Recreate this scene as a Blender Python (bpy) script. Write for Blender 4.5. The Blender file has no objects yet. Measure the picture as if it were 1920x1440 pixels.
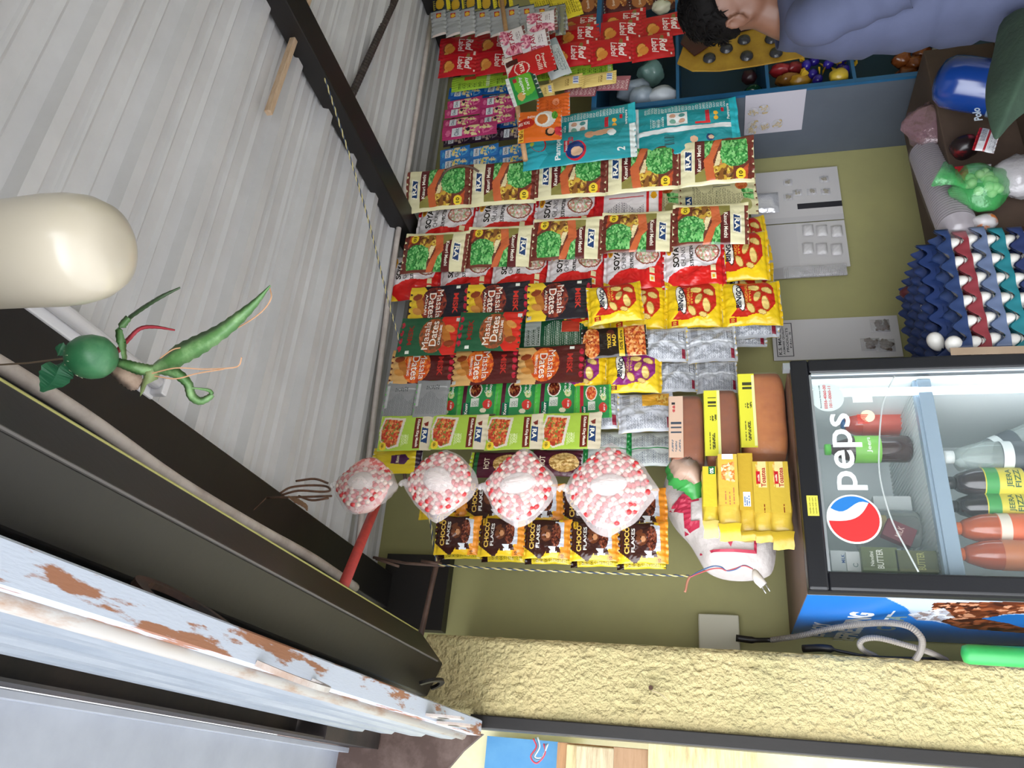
import bpy, bmesh, math, random
import numpy as np
from mathutils import Vector, Matrix, Euler, noise
random.seed(7); RNG = np.random.default_rng(7)
S = bpy.context.scene
COL = S.collection

# ------------------------------------------------------------------ camera
FPX = 1460.0                                   # focal length in pixels of the 1920 wide frame
_a = np.array([-800., 385., FPX]); _c = np.array([-163., -5960., FPX])
AY = _a/np.linalg.norm(_a); AZ = _c-AY*(_c@AY); AZ /= np.linalg.norm(AZ); AX = np.cross(AY, AZ)
def ray(px, py):
    p = np.array([720.-py, px-960., FPX]); return np.array([p@AX, p@AY, p@AZ])
def oY(px, py, y): d = ray(px, py); return Vector(d*y/d[1])
def oX(px, py, x): d = ray(px, py); return Vector(d*x/d[0])
def oZ(px, py, z): d = ray(px, py); return Vector(d*z/d[2])
def oD(px, py, dep): return Vector(ray(px, py)*dep/FPX)
def w3(v): v = np.array(v, float); return Vector((v@AX, v@AY, v@AZ))
right, down, fwd = w3((1,0,0)), w3((0,1,0)), w3((0,0,1))
cam = bpy.data.cameras.new('camera'); camo = bpy.data.objects.new('camera', cam); COL.objects.link(camo)
cam.sensor_fit = 'HORIZONTAL'; cam.sensor_width = 36; cam.lens = 36*FPX/1920; cam.clip_start = .02
M = Matrix((down, right, -fwd)).transposed().to_4x4()      # the phone was held turned: picture right is down
camo.matrix_world = M
S.camera = camo

# ------------------------------------------------------------------ light and exposure
S.view_settings.view_transform = 'Standard'; S.view_settings.look = 'None'
S.view_settings.exposure = 0.22; S.view_settings.gamma = 1; S.view_settings.use_curve_mapping = False
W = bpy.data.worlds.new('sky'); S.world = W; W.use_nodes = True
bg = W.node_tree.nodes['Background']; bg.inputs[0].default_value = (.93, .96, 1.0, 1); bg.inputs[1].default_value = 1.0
_n, _l = W.node_tree.nodes, W.node_tree.links          # hazy sky with a bright patch added low behind the camera, lighting the packets
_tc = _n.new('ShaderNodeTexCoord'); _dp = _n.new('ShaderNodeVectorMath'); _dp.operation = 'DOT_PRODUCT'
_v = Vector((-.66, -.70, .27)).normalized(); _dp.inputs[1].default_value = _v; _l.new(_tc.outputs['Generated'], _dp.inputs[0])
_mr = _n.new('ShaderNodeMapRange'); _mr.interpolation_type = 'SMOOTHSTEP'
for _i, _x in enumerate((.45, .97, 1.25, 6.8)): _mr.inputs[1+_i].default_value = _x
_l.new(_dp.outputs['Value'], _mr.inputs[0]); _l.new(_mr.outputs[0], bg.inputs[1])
sun = bpy.data.lights.new('sun', 'SUN'); sun.energy = 3.4; sun.angle = math.radians(12); sun.color = (1, .97, .92)
suno = bpy.data.objects.new('sun', sun); COL.objects.link(suno)
suno.rotation_euler = Vector((.45, .38, -.80)).to_track_quat('-Z', 'Y').to_euler()

# ------------------------------------------------------------------ helpers
def lin(c):
    if isinstance(c, str):
        c = c.lstrip('#'); c = [int(c[i:i+2], 16)/255 for i in (0, 2, 4)]
    return tuple((x/12.92 if x <= .04045 else ((x+.055)/1.055)**2.4) for x in c[:3])
def lin4(c): return lin(c)+(1,)
MATS = {}
def mat(name, c='#808080', rough=.5, metal=0, var=None, vscale=8, bump=0, bscale=60, bdist=.004, spec=.5,
        attr=False, trans=0, emit=None, estr=1, coat=0, stretch=None, detail=6, vramp=(.35, .65)):
    if name in MATS: return MATS[name]
    m = bpy.data.materials.new(name); m.use_nodes = True; nt = m.node_tree; N = nt.nodes; L = nt.links
    b = N['Principled BSDF']; b.inputs['Roughness'].default_value = rough; b.inputs['Metallic'].default_value = metal
    b.inputs['Specular IOR Level'].default_value = spec; b.inputs['Coat Weight'].default_value = coat
    b.inputs['Base Color'].default_value = lin4(c)
    tc = N.new('ShaderNodeTexCoord'); src = tc.outputs['Object']
    if stretch:
        mp = N.new('ShaderNodeMapping'); mp.inputs['Scale'].default_value = stretch; L.new(src, mp.inputs[0]); src = mp.outputs[0]
    if attr:
        a = N.new('ShaderNodeAttribute'); a.attribute_name = 'Col'; L.new(a.outputs['Color'], b.inputs['Base Color'])
    elif var:
        n = N.new('ShaderNodeTexNoise'); n.inputs['Scale'].default_value = vscale; n.inputs['Detail'].default_value = detail
        n.inputs['Roughness'].default_value = .65
        L.new(src, n.inputs['Vector']); r = N.new('ShaderNodeValToRGB')
        r.color_ramp.elements[0].color = lin4(c); r.color_ramp.elements[1].color = lin4(var)
        r.color_ramp.elements[0].position, r.color_ramp.elements[1].position = vramp
        L.new(n.outputs['Fac'], r.inputs[0]); L.new(r.outputs[0], b.inputs['Base Color'])
    if bump:
        n2 = N.new('ShaderNodeTexNoise'); n2.inputs['Scale'].default_value = bscale; n2.inputs['Detail'].default_value = 5
        L.new(src, n2.inputs['Vector']); bp = N.new('ShaderNodeBump'); bp.inputs['Strength'].default_value = bump
        bp.inputs['Distance'].default_value = bdist; L.new(n2.outputs['Fac'], bp.inputs['Height']); L.new(bp.outputs[0], b.inputs['Normal'])
    if emit:
        b.inputs['Emission Color'].default_value = lin4(emit); b.inputs['Emission Strength'].default_value = estr
    if trans:
        t = N.new('ShaderNodeBsdfTransparent'); mx = N.new('ShaderNodeMixShader'); mx.inputs[0].default_value = 1-trans
        L.new(t.outputs[0], mx.inputs[1]); L.new(b.outputs[0], mx.inputs[2]); L.new(mx.outputs[0], N['Material Output'].inputs[0])
    MATS[name] = m; return m

def me(name, V, F, m=None, parent=None, smooth=False, cols=None, mats=None, mi=None):
    d = bpy.data.meshes.new(name); d.from_pydata([tuple(v) for v in V], [], [tuple(f) for f in F]); d.update()
    if m: d.materials.append(m)
    if mats:
        for x in mats: d.materials.append(x)
        d.polygons.foreach_set('material_index', mi)
    if smooth: d.polygons.foreach_set('use_smooth', [True]*len(d.polygons))
    if cols is not None:
        at = d.attributes.new('Col', 'FLOAT_COLOR', 'FACE'); at.data.foreach_set('color', np.asarray(cols, dtype=np.float32).ravel())
    o = bpy.data.objects.new(name, d); COL.objects.link(o)
    if parent: o.parent = parent
    return o
def emp(name, loc=(0, 0, 0)):
    o = bpy.data.objects.new(name, None); COL.objects.link(o); o.location = loc; o.empty_display_size = .02; return o
def tag(o, label, cat, group=None, kind=None):
    o['label'] = label; o['category'] = cat
    if group: o['group'] = group
    if kind: o['kind'] = kind
    return o
def struct(o): o['kind'] = 'structure'; return o

class G:                                        # collects geometry
    def __init__(s): s.v = []; s.f = []; s.mi = []; s.cur = 0
    def add(s, V, F):
        n = len(s.v); s.v += [Vector(x) for x in V]; s.f += [tuple(i+n for i in f) for f in F]; s.mi += [s.cur]*len(F); return s
    def box(s, lo, hi, R=None, c=None):
        (a, b, c0), (d, e, g) = lo, hi
        V = [Vector(p) for p in ((a,b,c0),(d,b,c0),(d,e,c0),(a,e,c0),(a,b,g),(d,b,g),(d,e,g),(a,e,g))]
        if R is not None: V = [R @ (p-Vector(c))+Vector(c) for p in V]
        return s.add(V, [(3,2,1,0),(4,5,6,7),(0,1,5,4),(1,2,6,5),(2,3,7,6),(3,0,4,7)])
    def bar(s, p, q, w, h, up=(0, 0, 1)):
        p, q = Vector(p), Vector(q); d = (q-p).normalized(); x = d.cross(Vector(up)).normalized(); y = x.cross(d)
        V = [c+x*i*w/2+y*j*h/2 for c in (p, q) for i, j in ((-1,-1),(1,-1),(1,1),(-1,1))]
        return s.add(V, [(0,1,2,3),(7,6,5,4),(0,4,5,1),(1,5,6,2),(2,6,7,3),(3,7,4,0)])
    def tube(s, pts, r, n=10, cap=True):
        pts = [Vector(p) for p in pts]; rs = r if isinstance(r, (list, tuple)) else [r]*len(pts)
        V = []; F = []; prev = None
        for i, p in enumerate(pts):
            t = (pts[min(i+1, len(pts)-1)]-pts[max(i-1, 0)]).normalized()
            if prev is None: x = t.orthogonal().normalized()
            else: x = (prev-t*prev.dot(t)).normalized()
            prev = x; y = t.cross(x)
            V += [p+(x*math.cos(2*math.pi*k/n)+y*math.sin(2*math.pi*k/n))*rs[i] for k in range(n)]
        for i in range(len(pts)-1):
            for k in range(n):
                a = i*n+k; b = i*n+(k+1) % n; F.append((a, b, b+n, a+n))
        if cap: F += [tuple(reversed(range(n))), tuple(range((len(pts)-1)*n, len(pts)*n))]
        return s.add(V, F)
    def lathe(s, prof, o=(0,0,0), axis=(0,0,1), n=20, sx=1, sy=1):
        o = Vector(o); ax = Vector(axis).normalized(); x = ax.orthogonal().normalized(); y = ax.cross(x); V = []; F = []
        for r, z in prof: V += [o+ax*z+(x*math.cos(2*math.pi*k/n)*sx+y*math.sin(2*math.pi*k/n)*sy)*max(r, 1e-5) for k in range(n)]
        for i in range(len(prof)-1):
            for k in range(n):
                a = i*n+k; b = i*n+(k+1) % n; F.append((a, b, b+n, a+n))
        return s.add(V, F)
    def ell(s, c, r, n=10, m=6, R=None):
        c = Vector(c); V = []; F = []
        for i in range(m+1):
            th = math.pi*i/m
            for k in range(n):
                p = Vector((r[0]*math.sin(th)*math.cos(2*math.pi*k/n), r[1]*math.sin(th)*math.sin(2*math.pi*k/n), r[2]*math.cos(th)))
                V.append(c+(R @ p if R is not None else p))
        for i in range(m):
            for k in range(n):
                a = i*n+k; b = i*n+(k+1) % n; F.append((a, a+n, b+n, b))
        return s.add(V, F)
    def ob(s, name, m, parent=None, smooth=False):
        if isinstance(m, (list, tuple)): return me(name, s.v, s.f, None, parent, smooth, mats=m, mi=s.mi)
        return me(name, s.v, s.f, m, parent, smooth)
def bev(o, w=.003, n=2):
    b = o.modifiers.new('bevel', 'BEVEL'); b.width = w; b.segments = n; b.limit_method = 'ANGLE'; return o
def spl(pts, k=6):                              # smooth curve through points
    P = [Vector(p) for p in pts]; P = [P[0]*2-P[1]]+P+[P[-1]*2-P[-2]]; out = []
    for i in range(1, len(P)-2):
        for j in range(k):
            t = j/k; a, b, c, d = P[i-1:i+3]
            out.append(.5*((2*b)+(c-a)*t+(2*a-5*b+4*c-d)*t*t+(3*b-a-3*c+d)*t**3))
    out.append(P[-2]); return out
def subtree(o):
    r = [o]
    for c in o.children: r += subtree(c)
    return r
def settle(o, base='bottom'):                   # put a thing's origin at its base (meshes were built in world coordinates)
    ms = [x for x in subtree(o) if x.type == 'MESH']
    P = [v.co for x in ms for v in x.data.vertices]
    lo = [min(p[i] for p in P) for i in range(3)]; hi = [max(p[i] for p in P) for i in range(3)]
    z = lo[2] if base == 'bottom' else hi[2]
    c = Vector(((lo[0]+hi[0])/2, (lo[1]+hi[1])/2, z))
    for x in ms: x.data.transform(Matrix.Translation(-c))
    o.location = c; return o
def dup(o, parent=None):
    c = o.copy(); COL.objects.link(c)
    if parent: c.parent = parent
    for k in list(o.children): dup(k, c)
    return c

# ---- printing on surfaces
_T = {}
def text_geo(s, bold=.0, shear=0):
    k = (s, bold, shear)
    if k in _T: return _T[k]
    cu = bpy.data.curves.new('t', 'FONT'); cu.body = s; cu.size = 1; cu.offset = bold; cu.shear = shear; cu.resolution_u = 3; cu.fill_mode = 'FRONT'
    o = bpy.data.objects.new('t', cu); d = o.to_mesh(); d.calc_loop_triangles()
    V = np.array([(v.co.x, v.co.y) for v in d.vertices]).reshape(-1, 2); T = [tuple(t.vertices) for t in d.loop_triangles]
    o.to_mesh_clear(); bpy.data.objects.remove(o); bpy.data.curves.remove(cu)
    lo, hi = V.min(0), V.max(0); V = (V-(lo+hi)/2)/(hi-lo)
    _T[k] = (V, T); return _T[k]
def text_tris(s, cx, cy, w, h, rot=0, bold=.02, shear=0, maxe=None):
    V, T = text_geo(s, bold, shear); c, sn = math.cos(math.radians(rot)), math.sin(math.radians(rot))
    P = [(cx+c*x*w-sn*y*h, cy+sn*x*w+c*y*h) for x, y in V]; out = [tuple(P[i] for i in t) for t in T]
    if maxe:
        st = out; out = []
        while st:
            a, b, c2 = st.pop(); e = [math.dist(a, b), math.dist(b, c2), math.dist(c2, a)]; i = e.index(max(e))
            if e[i] <= maxe: out.append((a, b, c2)); continue
            p = [(a, b, c2), (b, c2, a), (c2, a, b)][i]; m_ = ((p[0][0]+p[1][0])/2, (p[0][1]+p[1][1])/2)
            st += [(p[0], m_, p[2]), (m_, p[1], p[2])]
    return out
def paint(X, Y, base, shapes):                  # colours of a printed surface, sampled at its faces
    C = np.empty((len(X), 4)); C[:] = lin4(base)
    for s in shapes:
        k = s[0]
        if k == 'r': m = (X >= s[1]) & (X <= s[3]) & (Y >= s[2]) & (Y <= s[4]); col = s[5]
        elif k in ('e', 'm'):
            a = math.radians(s[6] if len(s) > 6 and k == 'e' else 0); dx, dy = X-s[1], Y-s[2]
            u, v = dx*math.cos(a)+dy*math.sin(a), -dx*math.sin(a)+dy*math.cos(a); m = (u/s[3])**2+(v/s[4])**2 <= 1; col = s[5]
        elif k in ('p', 'mp'):
            P = s[1]; m = np.zeros(len(X), bool); n = len(P)
            for i in range(n):
                (x0, y0), (x1, y1) = P[i], P[(i+1) % n]
                if y0 == y1: continue
                m ^= ((Y < y0) != (Y < y1)) & (X < (x1-x0)*(Y-y0)/(y1-y0)+x0)
            col = s[2]
        elif k == 'lines':                      # rows of small print
            x0, y0, x1, y1, col, pit = s[1:7]; m = (X >= x0) & (X <= x1) & (Y >= y0) & (Y <= y1)
            row = np.floor((Y-y0)/pit); m &= ((Y-y0)/pit-row) < .45
            m &= (np.sin(X*1.9+row*7.3)+np.sin(X*.83+row*3.1)) > -.9; m &= X < x1-(x1-x0)*.35*(np.sin(row*12.9)*.5+.5)
        elif k == 'bars':
            x0, y0, x1, y1, col, pit = s[1:7]; m = (X >= x0) & (X <= x1) & (Y >= y0) & (Y <= y1); m &= np.sin(X/pit*6.28)+.6*np.sin(X/pit*2.9) > .1
        if k in ('m', 'mp'):                    # mottled food picture
            cols = [lin4(c) for c in col]; sc = s[-1]; idx = np.where(m)[0]
            if len(idx):
                x, y = X[idx], Y[idx]; n = max(4, int((x.max()-x.min()+1)*(y.max()-y.min()+1)/sc**2))
                r = np.random.default_rng(3); px = r.uniform(x.min(), x.max(), n); py = r.uniform(y.min(), y.max(), n); ci = r.integers(0, len(cols), n)
                near = np.argmin((x[:, None]-px[None])**2+((y[:, None]-py[None])*1.3)**2, 1)
                C[idx] = np.array(cols)[ci[near]]
        else: C[m] = lin4(col)
    return C

FILM = mat('printed_film', attr=True, rough=.2, bump=.45, bscale=75, bdist=.003, spec=.5)
CARD = mat('printed_card', attr=True, rough=.55)
def packet_mesh(name, w, h, base, shapes, texts, T=14, back='#c9c9c9', seal=7, res=1.5, seed=0, m=None, wr=1., tb=None):
    """pillow packet, mm, upright, front towards -Y"""
    nx, ny = max(6, int(w/res)), max(6, int(h/res)); xs = np.linspace(-w/2, w/2, nx+1); ys = np.linspace(-h/2, h/2, ny+1)
    r = random.Random(seed*31+len(name)); ph = [r.uniform(0, 6.28) for _ in range(6)]
    def f(x, y):
        bx = min(1, abs(x)/(w/2)); yy = min(1, abs(y)/(h/2-seal))
        p = T*(1-bx**2.4)**.6*(1-yy**3)**.5
        e = (abs(y)/(h/2))**3; k = 6.28/(w*.16)
        p += wr*e*1.6*math.sin(x*k+ph[0 if y > 0 else 1])*(1-bx**4)
        p += wr*T*.34*noise.noise((x/24+ph[2]*9, y/24+ph[3]*9, seed))*(1-bx**3)*(1-yy**4)
        p += wr*T*.13*abs(noise.noise((x/9+ph[4]*9, y/14, seed+5)))*(1-bx**2)
        return p
    V = []; 
    Zf = [[f(x, y) for x in xs] for y in ys]
    wob = [1-.045*(T/14)*(1-(abs(y)/(h/2))**2)+.012*math.sin(y*.11+ph[5]) for y in ys]
    for j, y in enumerate(ys):
        for i, x in enumerate(xs): V.append((x*wob[j], -Zf[j][i], y+(1.2*math.sin(x*.09+ph[2]) if j in (0, ny) else 0)))
    F = []; n1 = nx+1
    for j in range(ny):
        for i in range(nx): a = j*n1+i; F.append((a, a+1, a+1+n1, a+n1))
    cx, cy = np.meshgrid((xs[1:]+xs[:-1])/2, (ys[1:]+ys[:-1])/2); C = paint(cx.ravel(), cy.ravel(), base, shapes)
    # back
    k = len(V); bx_, by_ = 8, 10
    for j in range(by_+1):
        y = -h/2+h*j/by_; wj = 1-.045*(T/14)*(1-(abs(y)/(h/2))**2)
        for i in range(bx_+1):
            x = -w/2+w*i/bx_; V.append((x*wj, .5+.6*T*(1-min(1, abs(x)/(w/2))**2.4)**.6*(1-min(1, abs(y)/(h/2-seal+.01))**3)**.5, y))
    for j in range(by_):
        for i in range(bx_): a = k+j*(bx_+1)+i; F.append((a+bx_+1, a+bx_+2, a+1, a))
    C = np.vstack([C, np.tile(lin4(back), (bx_*by_, 1))])
    # lettering follows the film
    ne = []
    for t in texts:
        s, x, y, tw, th, col = t[:6]; kw = t[6] if len(t) > 6 else {}
        tris = text_tris(s, x, y, tw, th, maxe=7, **kw)
        for tr in tris:
            k = len(V)
            for (a, b) in tr:
                jj = min(ny, max(0, int(round((b+h/2)/h*ny)))); a = max(-w/2+.3, min(w/2-.3, a)); V.append((a*wob[jj], -f(a, b)-.7, b))
            F.append((k, k+1, k+2)); ne.append(lin4(col))
    if ne: C = np.vstack([C, np.array(ne)])
    d = bpy.data.meshes.new(name); d.from_pydata([tuple(c/1000 for c in v) for v in V], [], F); d.materials.append(m or FILM)
    d.polygons.foreach_set('use_smooth', [True]*len(F))
    at = d.attributes.new('Col', 'FLOAT_COLOR', 'FACE'); at.data.foreach_set('color', C.astype(np.float32).ravel()); d.update()
    return d
def board(name, p0, ux, uy, w, h, base, shapes=(), texts=(), m=None, parent=None, res=4, th=.0015, depthv=None):
    """flat printed board (metres origin p0 = centre, ux/uy unit vectors, w,h in mm)"""
    p0, ux, uy = Vector(p0), Vector(ux).normalized(), Vector(uy).normalized(); nz = ux.cross(uy)
    nx, ny = max(1, int(w/res)), max(1, int(h/res)); xs = np.linspace(-w/2, w/2, nx+1); ys = np.linspace(-h/2, h/2, ny+1)
    Q = lambda x, y, z=0: p0+ux*x/1000+uy*y/1000+nz*z
    V = [Q(x, y) for y in ys for x in xs]; F = []; n1 = nx+1
    for j in range(ny):
        for i in range(nx): a = j*n1+i; F.append((a, a+1, a+1+n1, a+n1))
    cx, cy = np.meshgrid((xs[1:]+xs[:-1])/2, (ys[1:]+ys[:-1])/2); C = list(paint(cx.ravel(), cy.ravel(), base, shapes))
    k = len(V); V += [Q(x, y, -th) for x, y in ((-w/2,-h/2),(w/2,-h/2),(w/2,h/2),(-w/2,h/2))]+[Q(x, y) for x, y in ((-w/2,-h/2),(w/2,-h/2),(w/2,h/2),(-w/2,h/2))]
    F += [(k+3,k+2,k+1,k)]+[(k+i, k+(i+1) % 4, k+4+(i+1) % 4, k+4+i) for i in range(4)]; C += [np.array(lin4(base))]*5
    for t in texts:
        s, x, y, tw, th_, col = t[:6]; kw = t[6] if len(t) > 6 else {}
        for tr in text_tris(s, x, y, tw, th_, **kw):
            k = len(V); V += [Q(a, b, .0006) for a, b in tr]; F.append((k, k+1, k+2)); C.append(np.array(lin4(col)))
    return me(name, V, F, m or CARD, parent, cols=np.array(C))

# ------------------------------------------------------------------ setting
YW = 2.55; YJ = 2.2
def zc(x): return 1.13+.025*x
olive = mat('olive_wall_paint', '#a9a570', .75, var='#9f9b6c', vscale=2.2, bump=.15, bscale=35, bdist=.003)
struct(G().box((.36, YW, -1.6), (4.6, YW+.15, 1.6)).ob('wall_far', olive))
struct(G().box((4.5, -1.6, -1.6), (4.65, YW, 1.6)).ob('wall_right', olive))
struct(G().box((.45, -2.7, -1.6), (4.6, -2.55, 1.6)).ob('wall_near', olive))
struct(G().box((.30, -2.55, -1.6), (.42, -.95, 1.12)).ob('wall_light_block', olive))  # unseen wall added to keep sky glow off the shop's right side
struct(G().box((-3, -3, -1.7), (6, 5, -1.6)).ob('floor', mat('concrete_floor', '#d2d2d2', .85, var='#c6c6c6', bump=.2)))
# corrugated ceiling sheet: ridges run left to right, profile repeats every 0.2 m in depth
sheet = mat('galvanised_sheet', '#cfced0', .55, metal=0, var='#bdbcbe', vscale=3.2, bump=.12, bscale=45, bdist=.003, vramp=(.3, .75))
prof = []
y = -1.6; base = .76
while y < YW+.01:
    prof.append(y); y += .0125
def cz(y):
    t = ((y-.985) % .2)/.2
    if t < .05: return t/.05*-.026
    if t < .22: return -.026
    if t < .27: return -.026*(1-(t-.22)/.05)
    for c in (.47, .75):
        d = abs(t-c)
        if d < .05: return -.008*(1-d/.05)
    return 0
ys = sorted(set([round(-1.6+i*.005, 4) for i in range(int((YW+1.6)/.005)+1)]))
V = []; F = []
xs = [-1.2+.9*i for i in range(8)]
for yy in ys:
    for x in xs: V.append((x if x > 0 else .2, yy, zc(x)+cz(yy)+(0.006 if yy < 1.56 else 0)))
n = len(xs)
for j in range(len(ys)-1):
    for i in range(n-1): F.append((j*n+i, j*n+n+i, j*n+n+i+1, j*n+i+1))
struct(me('ceiling', V, F, sheet))
# end of the front wall: rough stucco jamb of the shutter opening
stucco = mat('rough_stucco', '#cbb988', .85, var='#b5ab7c', vscale=5, bump=1.0, bscale=85, bdist=.018, vramp=(.35, .7))
nt = stucco.node_tree
g = G(); nx, nz = 34, 260
x0, x1, z0, z1 = .165, .378, -1.6, .80
V = []; F = []
for j in range(nz+1):
    for i in range(nx+1):
        x = x0+(x1-x0)*i/nx; z = z0+(z1-z0)*j/nz
        e = min(1, (x-x0)/.012, (x1-x)/.012); e = max(0, e)
        a = noise.noise((x*48, z*48, 1)); b_ = noise.noise((x*100, z*90, 7))
        smooth_zone = min(1, max(.15, (noise.noise((x*6, z*5, 3))+.5)*1.3))
        dy = -.0045*(1-abs(a)*3.2)*smooth_zone-.0022*b_*smooth_zone
        V.append((x+.004*noise.noise((z*30, 2, x*5)), YJ+dy*e+.01*(1-e)+.0045, z))
for j in range(nz):
    for i in range(nx): q = j*(nx+1)+i; F.append((q, q+1, q+nx+2, q+nx+1))
n0 = len(V)
V += [(x0, YJ+.012, z0), (x1, YJ+.012, z0), (x1, YJ+.012, z1), (x0, YJ+.012, z1), (x0, YW, z0), (x1, YW, z0), (x1, YW, z1), (x0, YW, z1)]
F += [(n0+1, n0+5, n0+6, n0+2), (n0+4, n0, n0+3, n0+7), (n0+3, n0+2, n0+6, n0+7), (n0+5, n0+4, n0+7, n0+6)]
struct(me('wall_front', V, F, stucco, smooth=True))
blk = mat('black_steel_paint', '#121011', .45, var='#1b1716', vscale=6, bump=.12, bscale=70, bdist=.002)
# steel lintel over the opening, running away from the camera along the front wall
LX = [(.209, .774), (.297, .74), (.378, .816), (.378, .90), (.36, 1.13), (.20, 1.13), (.20, .9)]
def extr(pr, y0, y1):
    n = len(pr); V = [(x, y0, z) for x, z in pr]+[(x, y1, z) for x, z in pr]
    return V, [tuple(range(n)), tuple(range(2*n-1, n-1, -1))]+[(i, i+n, (i+1) % n+n, (i+1) % n) for i in range(n)]
V, F = extr(LX, -.6, YJ+.005)
l = bev(me('steel_lintel', V, F, blk), .004)
tag(l, 'wide black painted steel lintel running along the top of the shop opening to the stucco jamb', 'beam'); 
e1 = G().tube([(.380, -.6, .822), (.380, YJ-.02, .822)], .0035, 6).ob('paint_edge', mat('pale_yellow_edge', '#b9b56e', .6), l)
e2 = G().tube([(.297, -.6, .7395), (.297, YJ-.05, .7395)], .0028, 6).ob('weld_seam', mat('weld_grey', '#6f6c6b', .6), l)
def beam(x0, x1, z0, z1, ya, yb, label):
    o = bev(G().box((x0, ya, z0), (x1, yb, z1)).ob('ceiling_beam', blk), .004); tag(o, label, 'beam'); return o
beam(.505, .62, 1.06, 1.135, -.6, YW, 'black steel ceiling beam nearest the shutter, white pipe clipped beside it')
beam(1.885, 1.99, 1.10, 1.17, -1.5, YW, 'long black steel beam crossing the grey ceiling, ending above the snack strips')
beam(3.13, 3.24, 1.14, 1.20, -1.5, YW, 'black steel ceiling beam at the far right, above the silver sachets')
bp = G().box((.44, YW-.05, .86), (.69, YW, 1.09)).ob('bracket_plate', blk)
tag(bp, 'black steel plate on the wall where the beam nearest the shutter ends', 'bracket')
# ceiling pipes, rods
wht = mat('white_conduit', '#cfc6c2', .5, var='#b9aeaa', vscale=20)
cp = [oZ(785, 60, 1.19), oZ(700, 680, 1.15), oZ(650, 1030, 1.135)]
p = [Vector((3.1, 2.17, zc(3.1)-.042)), Vector((1.83, 2.20, zc(1.83)-.042)), Vector((1.32, 2.23, zc(1.32)-.042)), Vector((.60, 2.29, zc(.6)-.042))]
tag(G().tube(spl(p, 5), .0105, 10).ob('conduit_pipe', wht, smooth=True), 'thin white conduit pipe fixed across the corrugated ceiling close to the wall', 'pipe')
p = [Vector((.478+.006*math.sin(i*1.7), -.5+i*.29, 1.0+.004*math.sin(i*2.3))) for i in range(10)]
tag(G().tube(spl(p, 5), .013, 10).ob('conduit_pipe', mat('dirty_white_conduit', '#cdc3bd', .55, var='#94857d', vscale=9, vramp=(.45, .8)), smooth=True), 'dirty white pipe running along the black beam nearest the shutter', 'pipe')
wood = mat('pale_wood', '#cdb49a', .6, var='#b89a7c', vscale=12, stretch=(2, 14, 14))
a, b = oZ(503, 212, 1.13), oZ(580, -10, 1.15)
tag(bev(G().bar(a, b, .018, .018).ob('wooden_batten', wood), .002), 'pale square wooden batten lying against the ceiling behind the long beam', 'batten')
a, b = oZ(655, 188, 1.155), oZ(745, -10, 1.17)
rb = G(); n = 40; pts = [a.lerp(b, i/80) for i in range(81)]
rb.tube(pts, [.0115+(.003 if i % 2 else 0) for i in range(81)], 10)
tag(rb.ob('reinforcing_bar', mat('dark_steel_bar', '#453a39', .5, var='#2c2626', vscale=30)), 'dark ribbed reinforcing bar with a cut end under the ceiling', 'rebar')
# shutter: bottom rail, slats, guide, box cover
wm = mat('weathered_white_rail', '#b2bbcb', .5, var='#8f5f46', vscale=6, vramp=(.53, .58), bump=.1, stretch=(6, 1.0, 6))
V, F = extr([(.119, .600), (.155, .600), (.158, .604), (.158, .613), (.124, .613), (.124, .66), (.119, .66)], -.6, YJ-.03)
r_ = me('rolling_shutter', V, F, mat('slat_grey', '#8d949c', .4, metal=.3))
r_.data.materials.clear(); r_.data.materials.append(wm)
tag(r_, 'rolled up grey metal shutter with a rust stained white bottom rail', 'shutter')
sl = mat('slat_blue_grey', '#9aa0a8', .42, metal=.25, var='#7f8894', vscale=3, stretch=(8, 1, 8))
pr = [(.121, .63)]
for i in range(4):
    z = .655+i*.085; pr += [(.112+.004*i, z), (.104, z+.02), (.104, z+.05), (.116, z+.072), (.124, z+.08)]
V = []; F = []
for yy in (-.6, YJ-.04): V += [(x, yy, z) for x, z in pr]
n = len(pr); F = [(i, i+1, i+1+n, i+n) for i in range(n-1)]
V += [(x+.004, y_, z) for (x, y_, z) in V]; F += [tuple(k+2*n for k in reversed(f)) for f in F]
me('slats', V, F, sl, r_)
G().tube([(.116, -.6, .642), (.116, YJ-.06, .642)], .012, 10).ob('slat_bar', mat('bar_pale', '#a8a4a0', .45, var='#8c6a50', vscale=8, vramp=(.5, .7), stretch=(4, 1, 4)), r_, True)
def ring(c, r, w, a0, a1, m, name, parent, n=18, up=Vector((0, 1, 0)), dn=Vector((-.25, 0, -1))):
    g = G(); c = Vector(c); dn = dn.normalized(); pts = [c+up*math.cos(a0+(a1-a0)*i/n)*r+dn*math.sin(a0+(a1-a0)*i/n)*r for i in range(n+1)]
    for p, q in zip(pts[:-1], pts[1:]): g.bar(p, q, .003, w, up=Vector((1, 0, 0)))
    return g.ob(name, m, parent)
lug = mat('lug_white', '#b5b3b2', .45, var='#9a8578', vscale=15)
def dring(c, ry_, rd_, dn, w, name, m, parent, a0=0, a1=math.pi):
    n = 18; dn = Vector(dn).normalized(); P = []
    for i in range(n+1):
        a = a0+(a1-a0)*i/n; P.append((Vector((0, math.cos(a)*ry_, 0))+dn*math.sin(a)*rd_, Vector((0, math.cos(a)*(ry_-w), 0))+dn*math.sin(a)*(rd_-w*.8)))
    ax = dn.cross(Vector((0, 1, 0))).normalized()*.004; V = []; F = []; c = Vector(c)
    for p, q in P: V += [c+p+ax, c+p-ax, c+q-ax, c+q+ax]
    for i in range(n):
        a = i*4
        for k in range(4): F.append((a+k, a+(k+1) % 4, a+4+(k+1) % 4, a+4+k))
    return me(name, V, F, m, parent)
dring((.121, 1.09, .600), .092, .058, (-.30, 0, -1), .016, 'pull_ring', lug, r_)
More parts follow.
